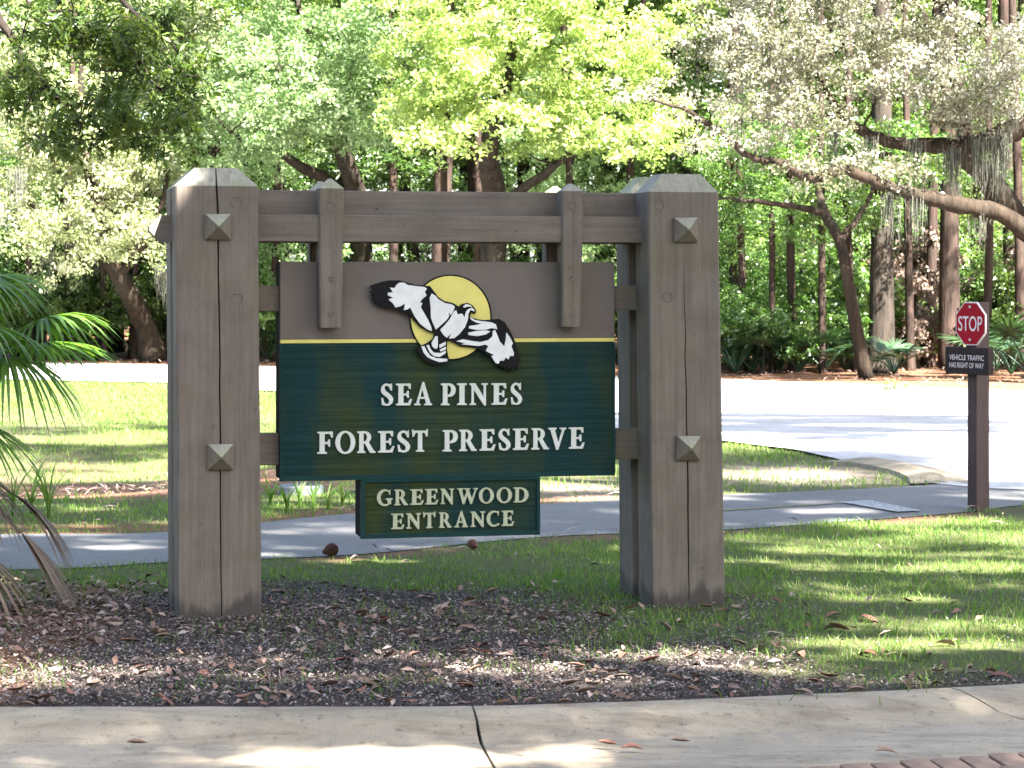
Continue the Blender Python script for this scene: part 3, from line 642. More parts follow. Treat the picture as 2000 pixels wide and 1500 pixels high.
def text_me(body, w_, h_):
    cu = bpy.data.curves.new('t', 'FONT'); cu.body = body; cu.align_x = 'CENTER'; cu.size = 1; cu.extrude = .0; cu.offset = .006
    ob = bpy.data.objects.new('t', cu); me = bpy.data.meshes.new_from_object(ob); bpy.data.objects.remove(ob); bpy.data.curves.remove(cu)
    co = np.array([v.co[:] for v in me.vertices]); lo, hi = co.min(0), co.max(0)
    for v in me.vertices:
        v.co = ((v.co.x - (lo[0] + hi[0]) / 2) / (hi[0] - lo[0]) * w_, 0, (v.co.y - (lo[1] + hi[1]) / 2) / (hi[1] - lo[1]) * h_)
    me.update(); return me
link('lettering', text_me('STOP', .226, .098), M_refl, face, (0, -.0092, .0))
for dz in (.11, -.105): link('bolt', poly_me('bolt', [arc(0, 0, .009, .009, 0, 330, 11)], .006, .001), M_alu, face, (0, -.0105, dz))
bz = (zz(678) + zz(731)) / 2; bh = (zz(678) - zz(731)) / 2
brd = link('board', box_me('board', -.205, .205, -.102, -.0555, bz - bh, bz + bh, .003), M_sboard, stop)
for body, v_ in (('VEHICLE TRAFFIC', 698), ('HAS RIGHT OF WAY', 713)):
    link('lettering', text_me(body, .33, .034), M_refl, brd, (0, -.1035, zz(v_)))

# ---------------------------------------------------------------- trees
def branch_path(a, b, rng, sag=.0, n=6, wob=.06):
    a, b = np.array(a, float), np.array(b, float); L = np.linalg.norm(b - a); out = []
    off = rng.normal(size=3) * L * wob
    for i in range(n + 1):
        t = i / n; p = a + (b - a) * t + off * math.sin(math.pi * t) + rng.normal(size=3) * L * wob * .25 * (0 < i < n)
        p[2] += sag * L * math.sin(math.pi * t); out.append(p)
    return out
def crown_pts(cl, rad, n, rng, flat=.6, shell=.2, sub=0):
    """n points in each cluster (centre, radius)"""
    cl = np.asarray(cl, float); k = len(cl); rad = np.broadcast_to(np.asarray(rad, float), (k,))
    d = rng.normal(size=(k, n, 3)); d /= np.linalg.norm(d, axis=2)[:, :, None]
    r = (shell + (1 - shell) * rng.random((k, n)) ** .6)[:, :, None] * rad[:, None, None] * rng.uniform(.6, 1.25, (k, n))[:, :, None]
    p = d * r; p[:, :, 2] *= flat
    if sub:
        sc_ = rng.normal(size=(k, sub, 3)); sc_ /= np.linalg.norm(sc_, axis=2)[:, :, None]
        sc_ *= rng.uniform(.3, 1.0, (k, sub, 1)) * rad[:, None, None]; sc_[:, :, 2] *= flat
        pick = rng.integers(0, sub, (k, n)); p = p * .33 + sc_[np.arange(k)[:, None], pick]
    P = (cl[:, None, :] + p).reshape(-1, 3); cr = np.repeat(rng.random(k), n)
    return P, cr
def ellipsoid_clusters(c, r, k, rng, hollow=.45):
    d = rng.normal(size=(k, 3)); d /= np.linalg.norm(d, axis=1)[:, None]
    q = (hollow + (1 - hollow) * rng.random(k) ** .7)[:, None]
    return np.asarray(c, float) + d * q * np.asarray(r, float)
def moss_mesh(pts, rng, n=60, L=(.35, 1.1), wd=.006):
    """hanging strands in bunches below the given points"""
    P = []; W = []
    V, Q, r = [], [], []
    for p in pts:
        bl_ = rng.uniform(*L)
        for k in range(n):
            x, y = p[0] + rng.normal() * .07, p[1] + rng.normal() * .07; z = p[2] + rng.normal() * .03; l = bl_ * rng.uniform(.3, 1); a = rng.uniform(0, 6.28)
            dx, dy = math.cos(a) * wd, math.sin(a) * wd; m = 4; o = len(V)
            for i in range(m + 1):
                t = i / m; sw = (1 - t * .8); xx = x + rng.normal() * .02 * t; yy = y + rng.normal() * .02 * t
                V += [(xx - dx * sw, yy - dy * sw, z - l * t), (xx + dx * sw, yy + dy * sw, z - l * t)]
            for i in range(m): Q.append((o + 2 * i, o + 2 * i + 1, o + 2 * i + 3, o + 2 * i + 2)); r.append(rng.random())
    return fast_mesh('hanging_moss', np.array(V), np.array(Q), np.array(r))
def make_tree(name, label, cat, base, trunk, trad, clusters, crad, nleaf, lsize, lmat, bmat, seed, group=None, flat=.6, aspect=.5, limbs=(), auto=1.0, moss=None, zb=.5, tw=.02, droop=.2, keep=None, mossL=(.35, 1.1), sub=9):
    """trunk, clusters in world coordinates; the tree's empty stands at its base"""
    rng = np.random.default_rng(seed); b = np.array(base, float)
    root = empty(name, tuple(base)); tag(root, label, cat, group)
    mb = MB(); tp = spline(trunk, 4); tr = np.interp(np.linspace(0, 1, len(tp)), np.linspace(0, 1, len(trad)), trad)
    v, f = tube([p - b for p in tp], tr, 12, rng, .12); mb.add(v, f)
    nodes = list(tp); nr = list(tr)
    for pts, rr in limbs:
        lp = spline(pts, 4); lr = np.interp(np.linspace(0, 1, len(lp)), np.linspace(0, 1, len(rr)), rr)
        v, f = tube([p - b + rng.normal(size=3) * .018 for p in lp], lr * rng.uniform(.88, 1.14, len(lr)), 10, rng, .2); mb.add(v, f); nodes += list(lp); nr += list(lr)
    cl = np.asarray(clusters, float); nodes = np.array(nodes); nr = np.array(nr)
    hi = np.arange(len(nodes)) if len(nodes) < 4 else np.where(nodes[:, 2] > b[2] + .25 * (nodes[:, 2].max() - b[2]))[0]
    order = np.argsort([np.min(np.linalg.norm(nodes - c, axis=1)) for c in cl])
    N_ = list(nodes[hi]); RR = list(nr[hi])
    for ci in order:
        if rng.random() > auto: continue
        c = cl[ci]; d = np.linalg.norm(np.array(N_) - c, axis=1) + np.clip(np.array(N_)[:, 2] - c[2], 0, None) * .8
        j = int(np.argmin(d)); r0 = min(RR[j] * .6, max(.012, .05 * d[j] ** .5 * .6))
        pth = branch_path(N_[j], c, rng, -.05, 5)
        v, f = tube([p - b for p in pth], np.linspace(r0, max(.006, r0 * .3), 6), 5, rng, .1); mb.add(v, f)
        N_ += pth[2:]; RR += list(np.linspace(r0, max(.006, r0 * .3), 6))[2:]
    mb.build('trunk', bmat, root)
    P, cr = crown_pts(cl, crad, nleaf, rng, flat, sub=sub)
    if keep is not None: k_ = keep(P, rng); P, cr = P[k_], cr[k_]
    link('crown', leaves_mesh('crown', P - b, lsize, rng, aspect, zb, droop, cr), lmat, root)
    if moss is not None and len(moss): link('hanging_moss', moss_mesh([np.array(m_) - b for m_ in moss], rng, L=mossL), M_moss, root)['kind'] = 'stuff'
    return root
rng = np.random.default_rng(5)
def pxc(lst, Z, dz, k, rng, hollow=.3):
    """clusters in ellipsoids given in photo pixels (u, v, ru, rv) at depth Z"""
    out = []; tot = sum(a[2] * a[3] for a in lst)
    for u, v, ru, rv in lst:
        kk = max(2, int(k * ru * rv / tot)); c = px(u, v, Z); out.append(ellipsoid_clusters(c, (ru / F * Z, dz, rv / F * Z), kk, rng, hollow))
    return np.concatenate(out)
def gpt(u, Z): return ((u - 1000) / F * Z, Z, 0)
# --- hero trees at the edge of the wood
Z = 38.5
cl = pxc([(960, 120, 210, 130), (850, 235, 110, 80), (1180, 90, 200, 120), (1230, 250, 150, 75), (1010, 260, 130, 55), (830, 70, 90, 80), (1050, -120, 330, 130)], Z, 2.0, 185, rng)
make_tree('broadleaf_tree', 'bright yellow-green spring tree with a wide sunlit crown, behind the sign panel', 'tree', gpt(965, 41),
          [gpt(965, 41), px(960, 560, 41), px(968, 400, 41), px(955, 300, 40), px(985, 180, 39.5), px(1010, 40, 39)], [.3, .24, .22, .17, .12, .06], cl, .62, 250, .095, M_lf_yel, M_bark, 21, zb=.8,
          limbs=[([px(962, 420, 41), px(1060, 340, 40), px(1180, 260, 39)], [.13, .08, .04]), ([px(960, 330, 40.5), px(880, 240, 39.5), px(830, 170, 39)], [.12, .08, .03])])
cl = pxc([(560, 120, 170, 130), (640, 240, 130, 80), (450, 230, 100, 110), (700, 60, 110, 90), (560, -90, 260, 100)], 41, 2.2, 150, rng)
make_tree('broadleaf_tree', 'blue-green leafy tree with a dense crown, behind the thick chamfered post nearer the palm', 'tree', gpt(700, 45),
          [gpt(700, 45), px(705, 520, 45), px(700, 400, 44), px(670, 300, 43), px(620, 150, 42), px(580, 0, 41)], [.27, .22, .2, .16, .1, .05], cl, .66, 250, .095, M_lf_blue, M_bark, 22, zb=.8,
          limbs=[([px(695, 380, 44), px(560, 310, 42.5), px(450, 260, 41)], [.12, .08, .03])])
cl = pxc([(150, 380, 190, 90), (60, 260, 120, 110), (250, 300, 120, 90), (230, 470, 110, 60), (90, 480, 110, 60), (180, 120, 260, 110), (340, 60, 110, 90)], 42, 2.2, 170, rng)
ms = [px(rng.uniform(0, 330), rng.uniform(330, 520), 42 + rng.normal()) for _ in range(7)]
make_tree('oak_tree', 'pale beige-leaved oak hung with moss, above the palm fronds', 'tree', gpt(292, 43.5),
          [gpt(300, 43.5), px(285, 640, 43.5), px(250, 570, 43), px(215, 500, 42.5), px(190, 400, 42), px(160, 250, 42), px(160, 80, 42)], [.26, .2, .18, .15, .12, .08, .04], cl, .62, 260, .08, M_lf_beige, M_rbark, 23,
          limbs=[([px(230, 540, 42.8), px(300, 440, 42), px(330, 330, 42)], [.1, .07, .03]), ([px(210, 490, 42.5), px(110, 430, 42), px(20, 380, 42)], [.1, .07, .03])], moss=ms)
# live oak on the right whose limbs cross the view
Zo = 34
limbA = [(2080, 520), (2000, 445), (1930, 412), (1860, 398), (1780, 378), (1740, 368), (1700, 350), (1662, 334), (1628, 336), (1598, 348), (1556, 340), (1530, 318), (1492, 316), (1455, 300), (1415, 265), (1375, 235), (1330, 212), (1270, 195)]
LA = [px(u, v, Zo - .0012 * (2000 - u)) for u, v in limbA]
limbB = [(2120, 190), (2000, 245), (1930, 272), (1870, 288), (1810, 285), (1760, 282), (1700, 262), (1640, 220), (1600, 150), (1560, 60)]
LB = [px(u, v, Zo + .8) for u, v in limbB]
limbC = [(2100, 560), (2000, 440), (1930, 350), (1890, 305), (1880, 220), (1850, 120), (1800, 20)]
LC = [px(u, v, Zo + 1.4) for u, v in limbC]
cl = np.concatenate([pxc([(1480, 110, 170, 105), (1700, 110, 190, 110), (1900, 110, 150, 110), (1600, 215, 160, 40), (1850, 215, 150, 40), (1650, -60, 360, 90)], Zo, 1.6, 165, rng, .2)])
rgo = np.random.default_rng(66)
def g2c(x0, x1, y0, y1, h0, h1, k):
    h = rgo.uniform(h0, h1, k); return np.stack([rgo.uniform(x0, x1, k) + SUN.x / SUN.z * h, rgo.uniform(y0, y1, k) + SUN.y / SUN.z * h, h], 1)
cl = np.concatenate([cl, g2c(3.2, 10, 36, 42.5, 6.6, 9.0, 105), np.array([tuple(LA[i] + Vector((rgo.normal() * .3, rgo.normal() * .3, rgo.uniform(-.1, .35)))) for i in (4, 6, 8, 9, 10, 11, 12, 13, 14, 15, 16, 17)])])
ms = [LA[i] + Vector((rng.normal() * .1, 0, -.05)) for i in (2, 4, 5)] + [px(u, v, Zo) for u, v in ((1862, 290), (1868, 300), (1856, 295), (1950, 265), (1945, 262), (1918, 285), (1960, 255), (1905, 270), (1872, 215), (1885, 90), (1440, 225), (1700, 270), (1790, 275), (1630, 250), (1955, 300), (1980, 210))]
make_tree('live_oak', 'spreading live oak with pale glossy leaves and long sagging limbs hung with moss', 'tree', gpt(2170, 34),
          [gpt(2170, 34), px(2165, 700, 34), px(2150, 600, 34), px(2120, 480, 34.2), px(2130, 300, 34.4), px(2100, 100, 34.4)], [.5, .42, .38, .34, .26, .12], cl, .55, 330, .06, M_lf_pale, M_rbark, 24,
          limbs=[(LA, [.15, .13, .12, .11, .09, .085, .08, .075, .07, .062, .055, .05, .045, .038, .03, .015]), (LB, [.2, .17, .15, .13, .12, .1, .08, .06, .05, .03]), (LC, [.2, .19, .17, .15, .12, .08, .04])], moss=ms, mossL=(.3, .9))
# green foliage on the lower side of the oak's limbs: a smaller tree behind it
cl = pxc([(1560, 290, 170, 60), (1720, 300, 150, 60), (1500, 400, 110, 60), (1640, 420, 120, 50), (1820, 340, 120, 60), (1460, 250, 80, 60)], 38, 1.4, 90, rng)
make_tree('slender_tree', 'slender dark leaning tree with a crooked fork at the edge of the side road', 'tree', gpt(1692, 36),
          [gpt(1692, 36), px(1672, 640, 36), px(1655, 540, 36), px(1640, 470, 36.2), px(1612, 420, 36.5), px(1600, 380, 37), px(1580, 300, 37.5)], [.12, .10, .09, .085, .08, .06, .03], cl, .5, 260, .07, M_lf_mid, M_rbark, 25,
          limbs=[([px(1608, 415, 36.5), px(1560, 405, 36.5), px(1500, 396, 36.5), px(1400, 385, 36.5)], [.055, .05, .04, .02]), ([px(1642, 475, 36.2), px(1690, 400, 36.5), px(1720, 320, 37)], [.05, .04, .02])])
# big trunks seen one by one
def trunk_tree(u, Zb, r0, r1, label, seed, lean=0, flare=1.6, mat_=M_pbark, h=15, leafm=M_lf_mid, low=()):
    rg = np.random.default_rng(seed); b = gpt(u, Zb); bx = b[0]
    tk = [b, (bx, Zb, .5), (bx + lean * .15, Zb, 2), (bx + lean * .4, Zb, 5), (bx + lean * .7, Zb, 9), (bx + lean, Zb, h)]
    cl_ = list(ellipsoid_clusters((bx + lean * .8, Zb, h - 2.5), (3.2, 3, 3.2), 38, rg))
    for (uu, vv, k) in low: cl_ += list(ellipsoid_clusters(px(uu, vv, Zb), (.8, .8, .5), k, rg))
    return make_tree('pine_tree' if mat_ is M_pbark else 'cypress_tree', label, 'tree', b, tk, [r0 * flare, r0 * 1.15, r0, (r0 + r1) / 2, r1, r1 * .4], cl_, .75, 230, .11, leafm, mat_, seed, aspect=.25 if mat_ is M_pbark else .5, auto=.8)
trunk_tree(1722, 38.5, .19, .13, 'thick grey trunk flaring at its foot beside the leaning slender tree', 31, 0, 1.55, M_bark)
trunk_tree(1854, 40, .165, .15, 'straight dark pine trunk standing right behind the stop sign', 32, 0, 1.2)
trunk_tree(1757, 47, .13, .11, 'thin straight pine set back between the flared trunk and the dark pine', 33, 0, 1.2)
trunk_tree(1792, 48.5, .14, .12, 'pale-sided straight pine next to the thin one deep in the wood', 34, 0, 1.2)
trunk_tree(1978, 42.5, .13, .11, 'pine trunk with brown dead leaves at its foot to the stop sign\'s far side', 35, -.3, 1.2)
trunk_tree(856, 44, .18, .14, 'reddish dark trunk seen in the gap under the rails, nearer the palm side', 36, .3, 1.2, low=((850, 20, 14), (870, 130, 14), (830, 210, 12), (780, 300, 10)))
trunk_tree(1535, 45, .09, .07, 'slim pine deep in the wood behind the crooked-fork tree\'s side branch', 37, .2, 1.2)
trunk_tree(1300, 46, .16, .13, 'pine whose trunk shows beside the sign post on the stop sign side', 38, -.2, 1.2)
# --- woodland behind: a few prototypes, copied
def proto_tree(seed, leafm, h, cw, label):
    rg = np.random.default_rng(seed)
    cl_ = np.concatenate([ellipsoid_clusters((0, 0, h * .62), (cw, cw * .8, h * .36), 56, rg, .25), ellipsoid_clusters((0, 0, h * .3), (cw * .8, cw * .7, h * .16), 16, rg, .3)])
    cl_[:, 2] = np.maximum(cl_[:, 2], .8)
    return make_tree('woodland_tree', label, 'tree', (0, 0, 0), [(0, 0, 0), (.1, 0, h * .2), (-.1, .1, h * .45), (.15, 0, h * .75), (.1, 0, h * .95)], [.13, .11, .09, .06, .02], cl_, .62, 220, .085, leafm, M_bark, seed, 'trees filling the wood beyond the road')
PT = [proto_tree(41, M_lf_mid, 7.5, 1.9, 'leafy green woodland tree standing among others beyond the side road'), proto_tree(42, M_lf_mid, 9, 2.2, 'leafy green woodland tree standing among others beyond the side road'), proto_tree(43, M_lf_blue, 8, 2.0, 'blue-tinged woodland tree standing among others beyond the side road')]
spots = []
for u, Zb, k, s in ((1440, 40, 0, .62), (1480, 43, 1, .8), (1570, 41.5, 0, .7), (1630, 46, 1, .9), (1800, 44, 0, .75), (1920, 45, 1, .85), (2020, 41, 0, .7), (1350, 43, 1, .8), (1230, 44, 0, .9), (1110, 43, 2, .8), (1060, 48, 1, 1),
                    (780, 47, 1, .9), (560, 46, 0, .85), (480, 44, 2, .7), (400, 48, 1, .95), (330, 46, 0, .7), (120, 46, 0, .75), (30, 47, 1, .8), (-60, 45, 0, .9), (200, 50, 2, 1), (1700, 51, 2, 1), (1860, 52, 1, 1.05), (1500, 52, 2, 1.05), (1300, 53, 1, 1.1),
                    (900, 52, 2, 1.1), (700, 53, 1, 1.1), (500, 54, 1, 1.1), (300, 55, 2, 1.1), (80, 56, 1, 1.15), (2050, 50, 1, 1.0), (1180, 56, 1, 1.2), (620, 58, 2, 1.25), (1600, 57, 1, 1.25), (1950, 58, 2, 1.25), (1000, 58, 1, 1.25)): spots.append((u, Zb, k, s))
first = set()
for u, Zb, k, s in spots:
    if k in first: o = copy_tree(PT[k])
    else: o = PT[k]; first.add(k)
    o.location = gpt(u, Zb); o.scale = (s, s, s * rng.uniform(.9, 1.1)); o.rotation_euler = (0, 0, rng.uniform(0, 6.28))
def bright_proto(seed):
    rg = np.random.default_rng(seed); cl_ = ellipsoid_clusters((0, 0, 6.6), (2.9, 1.8, 3.0), 95, rg, .15)
    return make_tree('broadleaf_tree', 'light green sunlit tree filling the gap between the larger crowns', 'tree', (0, 0, 0), [(0, 0, 0), (.1, 0, 1.8), (-.1, .1, 4), (.15, 0, 6.5), (.1, 0, 9)], [.16, .13, .11, .08, .02], cl_, .7, 220, .10, M_lf_fill, M_bark, seed, 'light green trees behind the front crowns', zb=.8)
bpro = bright_proto(48)
for i, (u, Zb, s) in enumerate(((800, 47, 1), (1330, 44, .95), (1480, 47.5, 1.05), (1660, 46.5, 1.0), (1840, 48, 1.05), (2010, 46, 1), (380, 46, 1), (230, 49, 1.05), (40, 47.5, 1), (600, 49, 1.05), (1080, 49, 1.1), (1180, 45, .95))):
    o = bpro if i == 0 else copy_tree(bpro); o.location = gpt(u, Zb); o.scale = (s, s, s * rng.uniform(.95, 1.08)); o.rotation_euler = (0, 0, rng.uniform(-.5, .5) + (math.pi if i % 2 else 0))
# tall pines rising out of the frame
def tall_pine(seed):
    rg = np.random.default_rng(seed); cl_ = ellipsoid_clusters((0, 0, 11.5), (2.4, 2.4, 2.6), 46, rg, .2)
    return make_tree('pine_tree', 'straight bare-trunked pine with a high crown, one of many in the wood', 'tree', (0, 0, 0), [(0, 0, 0), (.02, 0, .5), (.1, 0, 4), (.0, .1, 8), (.15, 0, 13.5)], [.19, .15, .13, .11, .03], cl_, .8, 240, .13, M_lf_mid, M_pbark, seed, 'tall pines in the wood', aspect=.2, auto=.7)
tpine = tall_pine(46)
for i, (u, Zb, s) in enumerate(((1425, 42, .8), (1470, 47, .9), (1590, 44.5, .75), (1660, 50, 1), (1720, 45, .8), (1900, 47, .9), (1945, 50, 1), (2060, 44, .9), (1375, 45, .9), (1250, 49, 1), (1120, 47, .9), (1020, 50, 1), (925, 47, .8), (760, 49, .95), (650, 47, .85), (545, 50, 1), (410, 46, .9), (305, 50, 1), (205, 48, .9), (130, 51, 1), (60, 49, .9), (-40, 48, 1), (1510, 54, 1.1), (1830, 55, 1.1), (860, 56, 1.1), (350, 57, 1.1), (1606, 38.3, .42), (1548, 39, .5), (1508, 38.6, .36), (1452, 39.2, .45), (1664, 39.6, .55), (1779, 39.4, .5), (1816, 41, .65), (1925, 39.6, .5), (1994, 39, .6), (1428, 40, .5), (205, 44.5, .45), (130, 45, .5), (60, 44.6, .45), (262, 45, .4), (530, 44.5, .5), (1212, 42, .5), (770, 44, .6), (925, 43, .5), (1115, 42, .5))):
    o = tpine if i == 0 else copy_tree(tpine); o.location = gpt(u, Zb); o.scale = (s, s, max(s, .75) * rng.uniform(.95, 1.1)); o.rotation_euler = (rng.normal() * .015, rng.normal() * .03, rng.uniform(0, 6.28))
for i, (x, y, s) in enumerate(((-22, -12, 1.1), (-16, -15, 1.3), (-10, -17, 1.2), (-5, -15, 1.2), (0, -18, 1.4), (5, -15, 1.2), (10, -18, 1.3), (16, -15, 1.3), (22, -12, 1.2), (-20, -4, 1.1), (-17, 3, 1.1), (-2.5, -20, 1.5), (8, -21, 1.5), (-13, -20, 1.5), (-8, -22, 1.5), (3, -22, 1.5), (14, -21, 1.5), (-13, 8, .8), (-12.5, 13, .9))):  # unseen trees added to block low sky and darken the sign front
    o = copy_tree(PT[1]); o.location = (x, y, -.12 if y < 8 else 0); o.scale = (s * 1.35, s * 1.35, s); o.rotation_euler = (0, 0, rng.uniform(0, 6.28)); tag(o, 'leafy tree added out of view to block low sky light', 'tree', 'added out-of-view trees')
# shrubs of the understorey
def proto_shrub(name, seed, leafm, label, group, h=1.5, wd=.9, n=220, size=.075):
    rg = np.random.default_rng(seed); cl_ = ellipsoid_clusters((0, 0, h * .55), (wd, wd, h * .45), 20, rg, .2)
    return make_tree(name, label, 'shrub', (0, 0, 0), [(0, 0, 0), (.05, 0, h * .3), (0, .05, h * .7)], [.03, .025, .01], cl_, .33, n, size, leafm, M_bark, seed, group)
SH = [proto_shrub('shrub', 51, M_lf_mid, 'rounded green understorey shrub at the edge of the wood', 'understorey shrubs'),
      proto_shrub('shrub', 52, M_lf_dark, 'dark green understorey shrub in the shade of the wood', 'dark understorey shrubs', 1.3),
      proto_shrub('dead_leafed_shrub', 53, M_lf_brown, 'shrub with pale brown withered leaves among the trunks', 'withered shrubs', 1.9, .7)]
sp = [(u, Zb + rng.uniform(-.5, .5), 0, s) for u, Zb, s in ((1430, 39, 1), (1490, 38.5, .9), (1555, 40, 1.2), (1600, 39, 1), (1650, 40, 1.2), (1880, 42, 1.3), (1910, 41, 1.1), (1760, 43, 1.3), (1420, 42, 1.6), (1530, 43, 1.5), (1640, 43, 1.6), (520, 44, 1.1), (530, 47, 1.6), (340, 46, 1.4), (1215, 41, 1.5), (1820, 45, 1.5), (1060, 44, 1.6), (700, 46, 1.7), (890, 45, 1.6), (600, 45, 1.5))]
sp += [(u, Zb, 1, s) for u, Zb, s in ((10, 45, 1.3), (70, 44.5, 1.1), (130, 45, 1.2), (190, 44.6, 1.1), (250, 45.2, 1.2), (320, 45, 1.3), (60, 47, 1.9), (170, 47, 2), (290, 47.5, 2), (1960, 41, 1.1), (2000, 40, 1.2), (1450, 40.5, .8), (1570, 41.5, 1), (520, 45.5, 1.4), (1220, 42, 1.3), (-40, 46, 1.6))]
sp += [(u, Zb, 2, s) for u, Zb, s in ((1785, 40.5, 1), (1800, 41.5, 1.25), (1962, 42, 1.1), (1940, 43, 1.1), (1815, 42, 1.0))]
first = set()
for u, Zb, k, s in sp:
    o = copy_tree(SH[k]) if k in first else SH[k]; first.add(k)
    o.location = gpt(u, Zb); o.scale = (s, s, s * rng.uniform(.85, 1.15)); o.rotation_euler = (0, 0, rng.uniform(0, 6.28))
# far wood: one mass
def far_wood():
    rg = np.random.default_rng(61); n = 90000
    X = rg.uniform(-22, 22, n); Y = rg.uniform(62, 74, n); Zh = rg.uniform(0, 17, n) * rg.random(n) ** .15
    k = fbm(X * 1.0, Zh * 1.0, 2.2, 5) + .25 * rg.random(n) > .52
    P = np.stack([X[k], Y[k], Zh[k]], 1)
    tag(link('far_wood', leaves_mesh('far_wood', P, .26, rg, .6, .4), M_lf_mid), 'far mass of green woodland closing the view', 'woodland', kind='stuff')
far_wood()
# palmettos: fans of stiff segments
def fan(base, direc, upv, L, nseg, spread, droop, rg, width=.03, V=None, Q=None, r=None, tipdroop=1.0, pet=None):
    base = Vector(base); d = Vector(direc).normalized(); s = d.cross(Vector(upv)).normalized(); nrm = s.cross(d)
    for k in range(nseg):
        a = (k / (nseg - 1) - .5) * spread + rg.normal() * .02; dd = d * math.cos(a) + s * math.sin(a)
        l = L * (.72 + .28 * math.cos(a * .8)) * rg.uniform(.92, 1.05); sd = dd.cross(nrm).normalized(); o = len(V); m = 5; rv = rg.random()
        for i in range(m + 1):
            t = i / m; ww = width * (1 - t) ** .7 * min(1, .35 + 3 * t) + .0008
            p = base + dd * l * t * (1 - .12 * droop * t) + Vector((0, 0, -droop * l * .55 * t ** 2.2 * tipdroop)) + nrm * .02 * math.sin(k * 2.1) * t
            fold = nrm * ww * .35
            V += [p - sd * ww + fold, p, p + sd * ww + fold]
        for i in range(m):
            q = o + 3 * i
            Q += [(q, q + 1, q + 4, q + 3), (q + 1, q + 2, q + 5, q + 4)]; r += [rv, rv]
def frond(parent, foot, tip, L, m, rg, nseg=34, spread=3.7, droop=.8, up=(0, 0, 1), width=.017, name='frond', tip_dir=None, pr0=.012):
    V, Q, r = [], [], []
    foot, tip = Vector(foot), Vector(tip); pp = [foot.lerp(tip, t / 5) + Vector((0, 0, .08 * math.sin(math.pi * t / 5))) for t in range(6)]
    v, f = tube(pp, np.linspace(pr0 * 1.5, pr0 * .6, 6), 6)
    o = 0; V += v; Q += [q for q in f if len(q) == 4]; r += [.3] * (len(Q))
    fan(tip, tip_dir or (pp[-1] - pp[-3]), up, L, nseg, spread, droop, rg, width, V, Q, r)
    me = fast_mesh(name, np.array([tuple(x) for x in V]), np.array(Q), np.array(r)); return link(name, me, m, parent)
def palmetto_proto(seed):
    rg = np.random.default_rng(seed); root = empty('palmetto'); tag(root, 'low dark green saw palmetto with stiff fan leaves at the wood edge', 'palmetto', 'saw palmettos along the wood edge')
    for k in range(9):
        a = k * 2.4 + rg.normal() * .2; e = rg.uniform(.5, 1.2); d = Vector((math.cos(a) * math.cos(e), math.sin(a) * math.cos(e), math.sin(e)))
        frond(root, (0, 0, .02), d * rg.uniform(.45, .75), rg.uniform(.42, .55), M_palmetto, rg, 22, 4.2, .25, width=.022)
    return root
pp_ = palmetto_proto(71); first = True
for u, Zb, s in ((1437, 38, 1.25), (1470, 38.4, 1.3), (1520, 38.6, 1.2), (1560, 38.2, 1.0), (1610, 38.6, 1.0), (1745, 37.4, .8), (1975, 37.5, 1.3), (2010, 36.5, 1.2), (1945, 39, 1.0), (1490, 39.5, 1.5), (1650, 39, .9), (525, 43.8, 1)):
    o = pp_ if first else copy_tree(pp_); first = False
    o.location = gpt(u, Zb); o.scale = (s, s, s); o.rotation_euler = (0, 0, rng.uniform(0, 6.28))

# ---------------------------------------------------------------- shade trees round the sign (out of frame, they cast the shade)
BRIGHT = [  # sunny gaps on the ground: centre x, y, radii, strength
    (-.40, 7.74, .72, .19, 1), (.15, 7.85, .3, .1, .7), (.95, 8.05, .35, .08, .6), (1.62, 9.72, .75, .24, 1), (.75, 9.4, .6, .16, .9), (-1.6, 9.0, .55, .16, .85), (-.05, 9.05, .5, .13, .8), (2.45, 12.3, .45, .3, 1), (1.5, 11.6, .5, .2, .6), (2.3, 10.6, .4, .2, .5), (.1, 10.05, .5, .09, .5), (-1.9, 8.75, .7, .13, .9), (-.9, 8.9, .9, .12, .8), (.9, 9.1, .5, .15, .9), (-.2, 10.9, .5, .06, .5), (.35, 8.75, .4, .08, .7), (-.9, 9.35, .5, .08, .6), (1.2, 8.85, .5, .1, .6), (-2.1, 10.4, .4, .15, .6),
    (-.9, 12.55, .4, .12, .8), (.0, 12.9, .8, .08, .6), (1.9, 13.2, .4, .12, .4), (2.9, 13.6, .4, .2, .5), (-2.2, 13.2, .35, .22, .9), (-1.4, 12.9, .3, .12, .8), (-2.9, 13.0, .3, .25, .7), (.9, 15.2, .5, .18, .7), (1.3, 16.2, .35, .2, .7), (3.5, 15.6, .3, .25, .7), (2.6, 14.9, .3, .1, .5), (-1.7, 8.1, .5, .05, .3), (-2.6, 11.78, .32, .25, 1), (-3.7, 16.0, .7, .5, .45), (-.2, 12.45, .9, .1, .6)]
